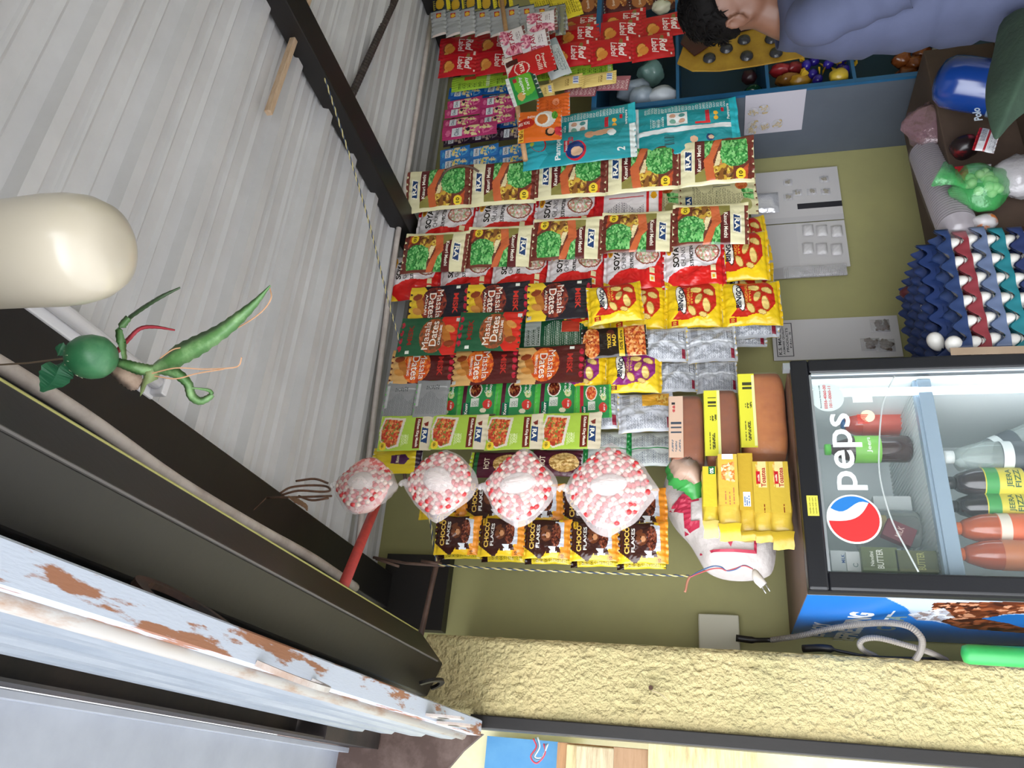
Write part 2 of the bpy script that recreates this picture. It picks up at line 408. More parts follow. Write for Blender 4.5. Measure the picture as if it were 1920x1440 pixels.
for yy in (1.74, 1.82):
    g = G(); P = [(yy-.028, .60), (yy+.028, .60), (yy+.026, .545), (yy+.014, .525), (yy-.014, .525), (yy-.026, .545)]
    xx = .124 if yy < 1.8 else .116
    V = [(xx, a, b) for a, b in P]+[(xx+.005, a, b) for a, b in P]; n = 6
    H = [(xx-.0008, yy+.012*math.cos(k*.785), .568+.014*math.sin(k*.785)) for k in range(8)]
    g.add(V, [tuple(range(n)), tuple(range(2*n-1, n-1, -1))]+[(i, i+n, (i+1) % n+n, (i+1) % n) for i in range(n)])
    q = g.ob('lock_lug', lug, r_); G().add(H, [tuple(range(7, -1, -1))]).ob('lug_hole', blk, q)
# black coil ring behind the rail
dring((.162, .89, .640), .095, .075, (.55, 0, 1), .020, 'hanging_ring', mat('dark_ring', '#1c1716', .5, var='#4a2e26', vscale=10), r_)
dring((.225, 2.10, .745), .055, .05, (.4, 0, -1), .016, 'hook_ring', blk, l)
gd = bev(G().box((.138, YJ-.012, -1.6), (.172, YJ+.05, .64)).ob('trim_1', blk), .003); struct(gd)
struct(G().box((.06, YJ+.0, -1.6), (.14, YJ+.03, .60)).box((.06, YJ, .60), (.09, YJ+.03, 1.3)).ob('trim_2', mat('pale_frame_edge', '#c2c4ba', .6, var='#a9ab98', vscale=6))) if False else None
cv = mat('grey_box_cover', '#a2a7b2', .5, var='#959aa6', vscale=4, bump=.1, bscale=20)
o = bev(G().box((-.9, -1.0, 1.20), (.074, 3.3, 1.215)).box((.060, -1.0, 1.165), (.076, 3.3, 1.20)).ob('awning_sheet', cv), .002)
tag(o, 'grey painted metal awning sheet above the pavement, outside the shutter', 'awning')
ep = [oY(x, y, 2.62) for x, y in ((520, 1322), (700, 1352), (905, 1376), (868, 1408), (832, 1450), (700, 1470), (520, 1470))]; n = len(ep)
o = G().add(ep+[p+Vector((0, .02, 0)) for p in ep], [tuple(range(n)), tuple(range(2*n-1, n-1, -1))]+[(i, i+n, (i+1) % n+n, (i+1) % n) for i in range(n)]).ob('end_plate', mat('brown_plate', '#4a3832', .6, var='#6d5b55', vscale=9, vramp=(.45, .7)))
tag(o, 'brown steel end plate behind the far end of the rolled shutter', 'plate')
dk = G().box((.078, YJ+.01, 1.06), (.19, 2.61, 1.17)).box((.078, -.6, 1.15), (.195, YJ, 1.17)).box((.14, -.6, .93), (.195, YJ, 1.15)).box((.078, -.6, 1.06), (.084, YJ, 1.15)).ob('shutter_box', mat('dark_box', '#1b1a1c', .6, var='#3a2f2c', vscale=5))
tag(dk, 'dark open shutter box between the rolled slats and the grey awning sheet', 'box')
# outside, beyond the shutter guide
cr = mat('cream_outside', '#e2ddc0', .8, var='#d6cf9c', vscale=3)
struct(G().box((-.6, 3.15, -1.6), (.36, 3.25, 1.5)).ob('wall_outside', cr))
bl = mat('sky_blue_board', '#3f7db4', .6, var='#5590c0', vscale=3)
a = oY(908, 1440, 3.05); b = oY(1060, 1392, 3.05)
o = G().box((a.x-.25, 3.05, b.z-.02), (b.x+.0, 3.09, a.z)).ob('blue_board', bl); tag(o, 'sky blue painted board outside beyond the shutter guide', 'board')
a = oY(1040, 1440, 2.95)
pk_cols = ['#b58a63', '#d9c79a', '#cfc2a4', '#a8876a', '#d8cf9e']
for i, (pa, pb, yy) in enumerate(((1045, 1240, 1398), (1062, 1150, 1410), (1080, 1200, 1420), (1150, 1300, 1430), (1215, 1420, 1425))):
    A_ = oY(pa, yy, 2.9-.03*i); B_ = oY(pb, yy+5, 2.9-.03*i)
    o = bev(G().box((A_.x-.16, 2.9-.03*i, B_.z), (A_.x+.012*(i+1), 2.925-.03*i, A_.z)).ob('wooden_plank', mat('plank_%d' % i, pk_cols[i], .7, var='#8a6a4c', vscale=10, vramp=(.4, .9), stretch=(1, 1, 8))), .003)
    tag(o, ['brown wooden plank at the top of the pile outside the opening', 'short pale plank leaning below the brown one outside', 'pale plank with a split end outside the opening', 'brownish plank at mid height outside the opening', 'long yellowish plank lowest of those outside'][i], 'plank', 'wooden planks outside')
g = G()
for k, (c, off) in enumerate((('#c23a4a', 0), ('#5b7f9b', .008), ('#b8c2c8', .014))):
    p0 = oY(1000+k*4, 1385, 2.3)
    pts = [p0+Vector((off*.3, 0, 0)), p0+Vector((-.02, 0, -.01+off*.2)), p0+Vector((-.045, 0, .004)), p0+Vector((-.06+off, 0, -.014)), p0+Vector((-.035, 0, -.035+off)), p0+Vector((-.01, 0, -.03))]
    o = G().tube(spl(pts, 5), .0022, 6).ob('cord_end', mat('cord_%d' % k, c, .5), smooth=True)
    tag(o, '%s cord end dangling outside below the shutter rail' % ('red', 'blue', 'pale grey')[k], 'cord', None)

# ------------------------------------------------------------------ hanging lamp, tube light
cream = mat('cream_lamp_plastic', '#bdb5a6', .28, coat=.25, var='#b7ae9d', vscale=3)
c = oD(105, 470, .80); lb = emp('lamp_bulb')
R = .0565; prof = [(0, -.075), (R*.3, -.0745), (R*.55, -.071), (R*.78, -.062), (R*.93, -.045), (R*1.0, -.024), (R*1.02, .0), (R*1.0, .045), (R*.985, .10), (R*.97, .16), (R*.80, .19), (R*.4, .215)]
G().lathe(prof, c+Vector((0, 0, 0)), n=48).ob('diffuser', cream, lb, True)
G().lathe([(R*.42, .21), (.02, .24), (.018, .27), (.012, .30)], c, n=20).ob('cap', blk, lb, True)
G().tube([c+Vector((0, 0, .29)), Vector((c.x, c.y, zc(c.x)))], .003, 6).ob('cable', blk, lb)
settle(lb, 'top'); tag(lb, 'large cream cylindrical lamp bulb with a rounded end hanging under the ceiling', 'lamp')
fx = emp('tube_light'); tw = mat('batten_white', '#d9d8dd', .4)
bev(G().box((.615, .2, 1.055), (.655, 1.165, 1.085)).ob('batten', tw, fx), .004)
G().tube([(.645, .25, 1.045), (.645, 1.155, 1.045)], .014, 14).ob('tube', mat('tube_glass', '#dedde2', .25), fx, True)
bev(G().box((.622, 1.15, 1.028), (.660, 1.168, 1.062)).ob('end_cap', tw, fx), .003)
settle(fx, 'top'); tag(fx, 'unlit white tube light fixed along the inner side of the beam nearest the shutter', 'light')

# ------------------------------------------------------------------ charm: lime, aloe plant
D0 = .92
lime = emp('hanging_lime'); c = oD(172, 669, D0)
gm = mat('lime_skin', '#2f6b45', .38, var='#5f9468', vscale=14, vramp=(.45, .75))
G().lathe([(0, -.0285), (.010, -.027), (.019, -.022), (.025, -.012), (.0265, 0), (.025, .012), (.020, .022), (.012, .029), (.004, .031)], c, axis=(.1, 0, 1), n=24).ob('fruit', gm, lime, True)
st = mat('lime_streak', '#b8c0a0', .5)
g = G()
for k in range(22):
    a = 6.28*k/22; r0 = .0263; z = random.uniform(.008, .02); rr = math.sqrt(max(0, .0272**2-z*z))
    p = c+Vector((math.cos(a)*rr, math.sin(a)*rr, z)); q = c+Vector((math.cos(a)*rr*.72, math.sin(a)*rr*.72, z+.0085)); g.tube([p, (p+q)/2+(p-c)*.03, q], [.0004, .0011, .0005], 5)
g.ob('streaks', st, lime)
g = G(); lf = mat('dark_leaf', '#1f5a3c', .5, var='#2f6d49', vscale=20)
P = [oD(130, 668, D0), oD(112, 690, D0-.01), oD(98, 715, D0-.005), oD(78, 735, D0)]; wd = [.003, .017, .015, .002]
def leafm(g, P, wd, side, fold=.25, k=5):
    pts = spl(P, k); n = len(pts); V = []
    for i, p in enumerate(pts):
        t = i/(n-1)*(len(wd)-1); j = min(len(wd)-2, int(t)); w = wd[j]+(wd[j+1]-wd[j])*(t-j); tan = (pts[min(i+1, n-1)]-pts[max(0, i-1)]).normalized()
        s = (Vector(side)-tan*Vector(side).dot(tan)).normalized(); nn = s.cross(tan); w *= 1+.12*(i % 2)
        V += [p-s*w+nn*w*fold, p-nn*w*.08, p+s*w+nn*w*fold, p+nn*w*.35]
    F = []
    for i in range(n-1):
        a = i*4
        for q in range(4): F.append((a+q, a+(q+1) % 4, a+4+(q+1) % 4, a+4+q))
    g.add(V, F)
leafm(g, P, wd, down*.6+right*.3, .2); leafm(g, [oD(128, 663, D0), oD(115, 655, D0), oD(104, 652, D0)], [.004, .008, .001], right, .2)
g.ob('leaf', lf, lime, False)
G().tube([c+Vector((0, 0, .03)), c+Vector((-.005, 0, .09)), Vector((c.x-.01, c.y, 1.06))], .0012, 5).ob('thread', mat('thread', '#6b5a4a', .8), lime)
settle(lime, 'top'); tag(lime, 'green streaked lime with a dark leaf threaded on a string by the tube light', 'lime charm')
al = emp('aloe_plant'); ag = mat('aloe_green', '#4c7440', .45, var='#83a670', vscale=26, vramp=(.5, .7)); D1 = .94
def aloe(name, pix, wd, m=ag, dz=0, fold=.35):
    g = G(); leafm(g, [oD(x, y, D1+d*.01+dz) for x, y, d in pix], wd, right*.8+down*.2, fold, 6); g.ob(name, m, al, True)
aloe('leaf', [(285, 690, 0), (320, 670, -2), (370, 645, -3), (425, 612, -4), (470, 575, -4), (507, 535, -4)], [.006, .013, .012, .0085, .005, .0008])
aloe('leaf', [(206, 675, 0), (235, 684, -1), (262, 692, -1), (290, 695, 0)], [.004, .006, .007, .006])
aloe('leaf', [(232, 675, 0), (228, 645, -1), (226, 615, -1), (240, 595, -1)], [.004, .0048, .005, .004])
aloe('leaf', [(240, 596, 0), (270, 575, -1), (300, 557, -2), (338, 539, -2)], [.003, .003, .0025, .001], mat('aloe_dark', '#3d5236', .5))
aloe('leaf', [(288, 695, 0), (278, 712, 0), (268, 735, 1)], [.007, .010, .009], mat('aloe_cut', '#7c8c5a', .5))
aloe('leaf', [(290, 690, 0), (325, 698, -1), (350, 718, -1), (358, 742, -1), (375, 752, -1), (395, 742, -1), (392, 732, -1), (360, 727, -1)], [.006, .0065, .0055, .0055, .0045, .0035, .002, .0008])
aloe('red_ribbon', [(205, 680, 1), (218, 660, 1), (240, 636, 1), (262, 616, 1), (290, 613, 1), (328, 619, 1)], [.003, .003, .0028, .0024, .002, .001], mat('red_ribbon', '#a3303c', .6))
aloe('root_clump', [(205, 688, 1), (228, 700, 1), (250, 715, 1), (262, 722, 1)], [.006, .012, .012, .006], mat('root_skin', '#c3aa97', .8, var='#a08674', vscale=40))
dry = mat('dry_fibre', '#b58a68', .8)
for pts in ([(285, 700), (330, 690), (380, 692), (430, 690), (448, 685), (453, 670)], [(300, 672), (325, 655), (350, 650), (368, 635), (410, 622)], [(400, 632), (450, 612), (490, 585), (508, 560), (506, 540)], [(290, 705), (330, 710), (370, 700), (420, 692)]):
    G().tube(spl([oD(x, y, D1-.02-.004*(i % 2)) for i, (x, y) in enumerate(pts)], 6), .0008, 5).ob('dry_root', dry, al)
G().tube([oD(206, 675, D1), oD(172, 669, D0)-Vector((0, 0, .02))], .001, 5).ob('thread', MATS['thread'], al)
settle(al, 'top'); tag(al, 'small aloe plant with red ribbon and dried roots hanging below the lime', 'aloe plant')

# ------------------------------------------------------------------ snack packets
ORD = ['topmost', 'second down', 'third down', 'fourth down', 'fifth down', 'sixth down', 'seventh down', 'eighth down', 'ninth down']
DES = {}
def design(key, name, what, cat, w, h, *a, nvar=1, **k):
    DES[key] = dict(name=name, what=what, cat=cat, w=w, h=h, me=[packet_mesh(name, w, h, *a, seed=i+1, **k) for i in range(nvar)])
Rr = dict(rot=0)
FOOD_G = ['#3e8f45', '#57ab58', '#2d7437', '#79c170', '#8fd184']
FOOD_R = ['#c8552c', '#d8783f', '#a83c24', '#e39a58', '#7f8a3a', '#c9392b']
def kas():
    w, h = 104, 176; t = h/2; b = -h/2
    sh = [('r', -w/2, t-42, w/2, t, '#e3dcb4'), ('r', -w/2, t-9, w/2, t, '#7a3d33'), ('r', -34, t-64, w/2, t-42, '#5c2222'),
          ('p', [(-w/2, t-42), (-30, t-42), (-6, t-80), (-w/2, t-80)], '#8c8446'), ('p', [(-w/2, t-70), (0, t-62), (w/2, t-90), (w/2, t-106), (0, t-84), (-w/2, t-92)], '#c9663c'),
          ('mp', [(4, t-64), (w/2, t-64), (w/2, t-86), (16, t-76)], FOOD_G, 4), ('mp', [(-w/2, t-90), (-10, t-84), (-4, t-130), (-w/2, t-130)], ['#caa23c', '#e1c55a', '#8a5a2c', '#5b3a20'], 7),
          ('p', [(-14, t-86), (20, t-96), (22, t-108), (-12, t-98)], '#e8d7a6'), ('p', [(-14, t-98), (22, t-108), (18, t-126), (-10, t-110)], '#c88a4c'),
          ('m', 14, t-134, 32, 34, FOOD_G, 4), ('mp', [(-8, t-104), (46, t-104), (46, t-160), (0, t-164), (-12, t-130)], FOOD_G, 4),
          ('p', [(-w/2, b), (w/2, b), (w/2, b+12), (-w/2, b+16)], '#6d3128'), ('p', [(-w/2, b+16), (-10, b+12), (-w/2, b+50)], '#b9502f'), ('e', -34, t-146, 12, 11, '#f1d23a'),
          ('r', -w/2, b, -w/2+7, t, '#e9e2b6'),
          ('p', [(-22, t-36), (26, t-36), (30, t-17), (-18, t-17)], '#f3eed8'), ('p', [(-19, t-34), (23, t-34), (27, t-19), (-15, t-19)], '#24406e')]
    tx = [('RA', 4, t-26.5, 30, 12, '#f5f2e4', dict(bold=.03)), ('Kasuri Methi', 8, t-52, 62, 9, '#f3e9da', dict(bold=.02)), ('10', -34, t-146, 12, 9, '#2a2112')]
    design('kasuri', 'kasuri_packet', 'brown dried leaf packet', 'spice packet', w, h, '#6f3a2c', sh, tx, T=13, back='#e3dcb0', nvar=3, wr=1.3)
    sh = [('lines', -42, t-76, 30, t-30, '#7d7a5e', 3.4), ('p', [(-30, t-27), (0, t-27), (3, t-12), (-27, t-12)], '#24406e'), ('bars', 20, -30, 40, 12, '#404850', 3), ('lines', -30, -60, 16, 8, '#8a8768', 3.5),
          ('m', 22, b+34, 12, 14, ['#c8552c', '#d8783f'], 4), ('mp', [(-16, b+8), (10, b+8), (12, b+36), (-12, b+30)], FOOD_G, 5), ('r', -1.2, b, 1.2, t, '#cfc79a'), ('e', -28, b+26, 14, 13, '#a8a468')]
    design('kasuri_back', 'kasuri_packet', 'cream dried leaf packet back', 'spice packet', w, h, '#ddd6a8', sh, [('RA', -13.5, t-19.5, 20, 9, '#f5f2e4', dict(bold=.03))], T=9, back='#6f3a2c', nvar=2)
kas()
def soya():
    w, h = 124, 150; t = h/2; b = -h/2
    wave = [(-62, t), (-30, t-16), (-14, t-44), (-10, 0), (-14, -30), (-6, b+22), (20, b+8), (62, b+8), (62, t)]
    sh = [('p', wave, '#e7e1e3'), ('p', [(-62, t), (-30, t), (-62, t-36)], '#efc42f'), ('r', 34, t-9, 62, t, '#cf2028'), ('e', 42, t-18, 15, 7, '#e6a929'),
          ('e', 26, b+40, 27, 29, '#8e4b3c'), ('m', 26, b+40, 24, 26, ['#e8d8cc', '#d7a79b', '#f2ebe2', '#b4c79a', '#d9897c'], 4),
          ('r', -46, b+22, -30, b+34, '#eddfb0'), ('r', -26, b+22, -10, b+34, '#eddfb0'), ('r', -43, b+25, -35, b+31, '#e3b030'), ('r', -w/2, b, w/2, b+8, '#c01c24')]
    tx = [('SOYA', 18, t-34, 56, 15, '#231d1e', dict(bold=.035)), ('CHUNKS', 18, t-52, 56, 11, '#3b3436', dict(bold=.0)), ('53% PROTEIN', 18, t-72, 58, 9, '#231d1e', dict(bold=.03)), ('10/-', -50, t-12, 12, 7, '#7a2416'), ('nutri', 42, t-18, 20, 7, '#8d1d1d')]
    design('soya', 'soya_packet', 'red and white soya chunks packet', 'food packet', w, h, '#d5211f', sh, tx, T=20, back='#d8d2d4', nvar=3, wr=1.6)
    sh = [('r', -46, b+34, 52, t-18, '#e4dcde'), ('lines', -42, b+40, 20, t-24, '#7f7a80', 3.6), ('r', 30, b+40, 34, t-30, '#c9484c'), ('r', -46, b+8, 52, b+28, '#ece6e4'), ('e', 34, b+18, 11, 7, '#e6a929'), ('m', -30, b+18, 9, 8, ['#d9b9a9', '#f2ebe2'], 3)]
    design('soya_back', 'soya_packet', 'white printed back of soya packet', 'food packet', w, h, '#cf2028', sh, [], T=13, back='#d5211f')
soya()
def misk(key, base, burst, pic, word, col, flipwords):
    w, h = 100, 156; t = h/2; b = -h/2
    sh = [('p', [(-50, b), (50, b), (50, b+46), (10, b+58), (-30, b+52), (-50, b+36)], pic), ('m', 0, -12, 46, 34, burst, 6), ('e', -4, b+30, 30, 9, '#b8702e', 20), ('e', 16, b+24, 14, 8, '#d08e44', 60),
          ('e', -22, b+22, 13, 8, '#8c3f22', 100), ('r', 36, b+2, 46, b+12, '#c9c6c0'), ('r', -46, t-34, -38, t-24, '#e9ece2')]
    sh += [('e', -30+20*i, t-7, 7.5, 5, '#b8223a') for i in range(4)]
    tx = [('Masala', 0, 4, 74, 16, '#f4e9dc', dict(bold=.0)), ('Dates', 4, -15, 66, 18, '#f4e9dc', dict(bold=.01)), (word, 0, -31, 52, 6, '#f6eadb', dict(bold=.02)), ('MISK', 2, t-32, 52, 13, col, dict(bold=.03))]
    design(key, 'dates_packet', {'misk_k': 'black and yellow masala dates packet', 'misk_b': 'maroon masala dates packet', 'misk_g': 'green and red masala dates packet'}[key], 'dates packet', w, h, base, sh, tx, T=8, back=base, nvar=2, wr=1.3)
misk('misk_k', '#25212a', ['#6b2c28', '#8c3a2c', '#4a2426', '#a54a30'], '#e8c332', 'ACHARI', '#c8342a', 1)
misk('misk_b', '#57211f', ['#e06a2a', '#d2501f', '#ee8436', '#b8401f'], '#d8a868', 'TAMARIND TANG', '#b8302a', 1)
misk('misk_g', '#275b3c', ['#8c4a2c', '#a4522e', '#6b4a30', '#b86a3c'], '#cf2d22', 'CHILLI LIME', '#8c2a20', 0)
w, h = 100, 156
design('misk_gb', 'dates_packet', 'dark green back of a dates packet', 'dates packet', w, h, '#1f4f34', [('lines', -40, -66, 40, 20, '#a9b8a8', 4.2), ('r', -40, 28, 40, 66, '#aab0a8'), ('lines', -36, 32, 36, 62, '#3b4a3c', 4), ('r', 0, -60, 36, -20, '#b8402e')], [], T=7, back='#275b3c')
def ramas():
    w, h = 96, 146; t = h/2; b = -h/2
    sh = [('r', -w/2, t-30, w/2, t, '#d9cdb2'), ('r', -40, t-50, 44, t-31, '#6b2418'), ('p', [(-14, t-29), (26, t-29), (30, t-12), (-10, t-12)], '#24406e'), ('p', [(-24, t-26), (-16, t-20), (-16, t-14), (-30, t-14)], '#7a2a20'),
          ('p', [(-40, b+70), (38, b+58), (44, b+30), (20, b+4), (-10, b), (-44, b+10)], '#dfd3c2'), ('mp', [(-34, b+62), (33, b+52), (40, b+30), (20, b+8), (-8, b+5), (-38, b+14)], FOOD_R, 5),
          ('e', 36, b+14, 11, 10, '#f1d23a'), ('lines', 6, b+64, 44, b+84, '#e6efb8', 3.5)]
    tx = [('RA', 8, t-20.5, 26, 11, '#f5f2e4', dict(bold=.03)), ('Kitchen King Masala', 2, t-40, 76, 9, '#f4e7d6', dict(bold=.03)), ('10/-', 36, b+14, 12, 7, '#2a2112')]
    design('ramas', 'masala_packet', 'lime green masala packet with curry picture', 'spice packet', w, h, '#a9c94a', sh, tx, T=5, back='#e3dcb0', wr=.5)
ramas()
def knorr(key, band, food):
    w, h = 88, 104; t = h/2; b = -h/2
    sh = [('r', -w/2, t-12, w/2, t, '#57c04c'), ('r', -w/2, b, w/2, b+6, '#57c04c'), ('r', -w/2, t-22, w/2, t-12, band), ('p', [(-44, t-16), (-12, t-16), (-12, t-34), (-44, t-34)], '#0f6a48'),
          ('e', 22, t-46, 22, 17, '#ece3d8'), ('m', 22, t-46, 19, 14, food, 4), ('r', -24, t-58, -2, t-36, '#d8dcd2'), ('lines', -22, t-56, -4, t-38, '#6a7a6a', 3),
          ('m', 10, b+22, 10, 9, ['#d8d8a0', '#8fbf6a'], 5), ('e', -18, b+24, 13, 12, '#cf3a34'), ('e', -34, b+34, 6, 8, '#e8e2c4')]
    tx = [('Knorr', -28, t-25, 28, 8, '#f4f4ee', dict(bold=.03)), ('Cup a', 24, b+30, 24, 8, '#f4f4ee', dict(bold=.02)), ('Soup', 24, b+19, 26, 10, '#f4f4ee', dict(bold=.02)), ('MRP 10', -18, b+20, 16, 5, '#f4f4ee')]
    design(key, 'soup_sachet', 'green soup sachet with %s band' % ('maroon' if key == 'knorr' else 'red'), 'soup sachet', w, h, '#2f8a4c', sh, tx, T=5, back='#9a9c9e', wr=.5)
knorr('knorr', '#5a2436', ['#5e2018', '#7c2e1e', '#a8683c', '#3e1612']); knorr('tomato', '#b82338', ['#d8552c', '#e8743a', '#c43a22', '#f0a05a'])
design('graysach', 'soup_sachet', 'silver grey back of soup sachet', 'soup sachet', 98, 104, '#8f9092', [('lines', -42, -44, 20, 44, '#75777a', 3.4), ('r', -20, 38, 40, 48, '#c9cbcc'), ('r', 30, -44, 33, 10, '#b8babc'), ('lines', 24, -20, 40, 20, '#5c5e62', 6)], [], T=5, back='#57c04c', wr=.7)
def bingo(key, mid, tagc):
    w, h = 112, 150; t = h/2; b = -h/2
    sh = [('p', [(-36, t-20), (-20, t-36), (56, t-36), (56, b+36), (36, b+18), (-8, b+16), (-30, b+36), (-40, 20)], mid), ('e', 12, t-44, 40, 13, '#5a2c1c', 12), ('e', 12, t-43, 37, 10.5, '#f3f0e6', 12),
          ('r', -50, t-34, -40, t-16, tagc), ('r', -w/2, b, w/2, b+7, '#e3b91c')]
    for x, y, a, bb, r_ in ((-20, 4, 15, 9, 30), (10, -14, 17, 9, -20), (-8, -34, 18, 10, 10), (26, -40, 15, 9, 60), (-30, -24, 11, 7, 80), (36, -8, 9, 15, 0)):
        sh += [('e', x, y, a, bb, '#b5752c', r_), ('e', x, y+.8, a-1.5, bb-1.5, '#eccf7c', r_)]
    tx = [('BINGO!', 12, t-43, 62, 14, '#2a2a3a', dict(bold=.035, rot=-4)), ('ORIGINAL', 16, t-62, 56, 7, '#e8c74a', dict(bold=.0)), ('STYLE', 16, t-71, 36, 5, '#e8c74a'), ('10', -45, t-25, 7, 9, '#f2d24a')]
    design(key, 'chips_packet', ('red and yellow' if key == 'bingo' else 'purple and yellow')+' potato chips packet', 'chips packet', w, h, '#f0ca1e', sh, tx, T=24, back='#c9ccd0', nvar=2, wr=1.1)
bingo('bingo', '#c2281c', '#b82a1c'); bingo('bingop', '#8c2a78', '#7a2a3a')
w, h = 108, 150
silv = [('lines', -48, -60, -8, 56, '#6f7480', 3.6), ('lines', 4, -40, 46, 30, '#7b808a', 3.6), ('bars', 16, 40, 46, 62, '#4a4e58', 3), ('r', -46, -66, -20, -56, '#8c2438'), ('r', -2, -75, 3, 75, '#dcdfe4'), ('lines', 8, -64, 46, -46, '#5c616c', 5)]
design('silver', 'chips_packet', 'silver back of a chips packet', 'chips packet', w, h, '#b9bcc3', silv, [], T=24, back='#e6c43a', nvar=2, wr=1.5)
design('lays', 'chips_packet', 'silver chips packet back with orange patch', 'chips packet', w, h, '#bfc1c8', silv[:4]+[('r', 10, -66, 50, 8, '#e2a83a'), ('m', 30, -44, 14, 16, ['#c98a30', '#e8c060'], 6)], [], T=20, back='#e6c43a', wr=1.3)
design('grnback', 'chips_packet', 'green edged silver packet back', 'chips packet', 110, 118, '#b4bab8', [('r', -55, 50, 55, 59, '#1f7f3f'), ('r', -55, -59, 55, -52, '#1f7f3f'), ('lines', -48, -48, -6, 44, '#6f7480', 3.6), ('lines', 4, -48, 46, 44, '#6f7480', 3.6), ('r', -4, -59, -1, 59, '#2c8a4a')], [], T=14, back='#1f7f3f')
def choco():
    w, h = 100, 128; t = h/2; b = -h/2
    sh = [('p', [(-50, b), (50, b), (50, b+24), (-10, b+20), (-50, b+34)], '#e8922e'), ('e', 8, t-34, 62, 40, '#3a1d18'), ('r', -30, b+34, 50, t-30, '#3a1d18'), ('p', [(-50, t), (-20, t), (-50, t-40)], '#e9c32c'),
          ('e', 40, t-14, 12, 7, '#e6b92c'), ('e', 6, 2, 16, 14, '#6b3a22'), ('e', 6, -2, 8, 6, '#b8825a'), ('e', 2, 4, 2, 2, '#1a1010'), ('e', 11, 4, 2, 2, '#1a1010'), ('e', 24, 8, 6, 10, '#6b3a22', 30),
          ('p', [(-22, b+18), (40, b+20), (44, b+44), (-26, b+42)], '#cfd2de'), ('m', 8, b+40, 32, 13, ['#5a2a1e', '#7a3c2a', '#3a1814', '#8f5038'], 4), ('mp', [(-40, 0), (-24, 4), (-22, b+30), (-36, b+26)], ['#e8ecf2', '#3a1d18'], 6)]
    tx = [('CHOCO', 4, t-24, 66, 13, '#ecc15a', dict(bold=.03)), ('FLAKES', 4, t-40, 60, 9, '#ece8e4', dict(bold=.02)), ('nutri', 40, t-14, 16, 6, '#5a3010'), ('10', -44, b+22, 8, 8, '#5a3010')]
    design('choco', 'cereal_packet', 'brown chocolate flakes packet', 'cereal packet', w, h, '#edc02a', sh, tx, T=14, back='#d8c02c', nvar=2, wr=1.2)
    design('chocob', 'cereal_packet', 'yellow back of chocolate flakes packet', 'cereal packet', w, h, '#d3bc2e', [('lines', -44, -50, 44, 40, '#6a5a1a', 4), ('r', -50, 46, 50, 64, '#2a1815')], [], T=15, back='#3a1d18', wr=1.6)
choco()
design('noodle', 'noodle_packet', 'black and orange noodle snack packet', 'snack packet', 88, 160, '#241a18',
       [('m', 0, 54, 44, 24, ['#c8602c', '#e08a44', '#a83e20', '#efb070'], 5), ('r', -44, 30, 44, 36, '#241a18'), ('mp', [(-44, -76), (44, -76), (44, -24), (-44, -30)], ['#c8602c', '#e08a44', '#a83e20', '#efb070'], 5), ('r', -44, -24, 44, -10, '#e3bd2a'), ('e', 20, 8, 14, 10, '#5a2a20')],
       [('TRICKY', 0, 12, 44, 9, '#e8c03a', dict(bold=.03)), ('MAD', 0, 0, 34, 9, '#e8c03a', dict(bold=.03)), ('50% Extra', 0, -17, 60, 8, '#241a18', dict(bold=.02))], T=12, back='#b0b2b6')
design('yelpurp', 'snack_packet', 'yellow snack packet with a purple badge', 'snack packet', 92, 104, '#d9c02a', [('p', [(-14, 10), (14, 10), (18, -18), (0, -28), (-18, -18)], '#4c2350'), ('r', -46, -52, 46, -40, '#3a2a3c')], [('Mixture', 0, -4, 24, 7, '#e9dcc0')], T=12)
design('maroonpk', 'snack_packet', 'maroon snack packet with a noodle picture', 'snack packet', 92, 120, '#4a1a2a', [('m', 0, -24, 34, 30, ['#c8a060', '#e0c080', '#a07a40'], 5), ('r', -46, 40, 46, 50, '#2a6a3a'), ('r', -46, 52, 46, 60, '#b8c83a')], [('HOT', 0, 20, 40, 12, '#e8d8c0')], T=12)
def redlabel():
    w, h = 72, 102; t = h/2; b = -h/2
    sh = [('e', 4, b+24, 17, 13, '#8a3a1c'), ('e', 4, b+25, 15, 11, '#e9a04c'), ('e', 10, b+30, 11, 12, '#d98a3c', 30), ('e', 20, b+20, 4, 6, '#d9a04c'), ('e', -22, t-26, 7, 5, '#8a6a3a'), ('r', -34, t-12, -22, t-8, '#e8d0c8'), ('r', 24, t-9, 28, t-6, '#e8d0c8')]
    tx = [('Red', 2, t-24, 40, 19, '#f6e4e0', dict(bold=.03, shear=.3)), ('Label', 0, t-44, 44, 16, '#f6e4e0', dict(bold=.01, shear=.3))]
    design('redlabel', 'tea_sachet', 'red tea sachet with an orange cup', 'tea sachet', w, h, '#c01a26', sh, tx, T=7, back='#a81822', nvar=2, wr=1.3, res=1.8)
redlabel()
SACH = {'blues': ('#2f78c4', '#4fa8dc', 'blue shampoo sachet'), 'pinks': ('#b8346e', '#dc6a98', 'pink shampoo sachet'), 'darks': ('#2c1f30', '#7a6a78', 'dark purple shampoo sachet'), 'bluepk': ('#1f5fb4', '#5f9fd8', 'deep blue shampoo sachet')}
for k, (b_, c_, wh) in SACH.items():
    w, h = 36, 86
    design(k, 'shampoo_sachet', wh, 'sachet', w, h, b_, [('m', 0, -8, 15, 30, [c_, b_, '#e8d8a0' if k != 'darks' else '#b8a090'], 5), ('r', -12, 12, 12, 28, '#dfe3ea'), ('e', 0, 34, 9, 4, c_), ('e', 4, 2, 6, 3, '#2a2030' if k == 'pinks' else '#e8d860')], [('Clinic', 0, 20, 20, 7, '#2a3a5a', dict(bold=.01))], T=4, back=b_, wr=.6, seal=4)
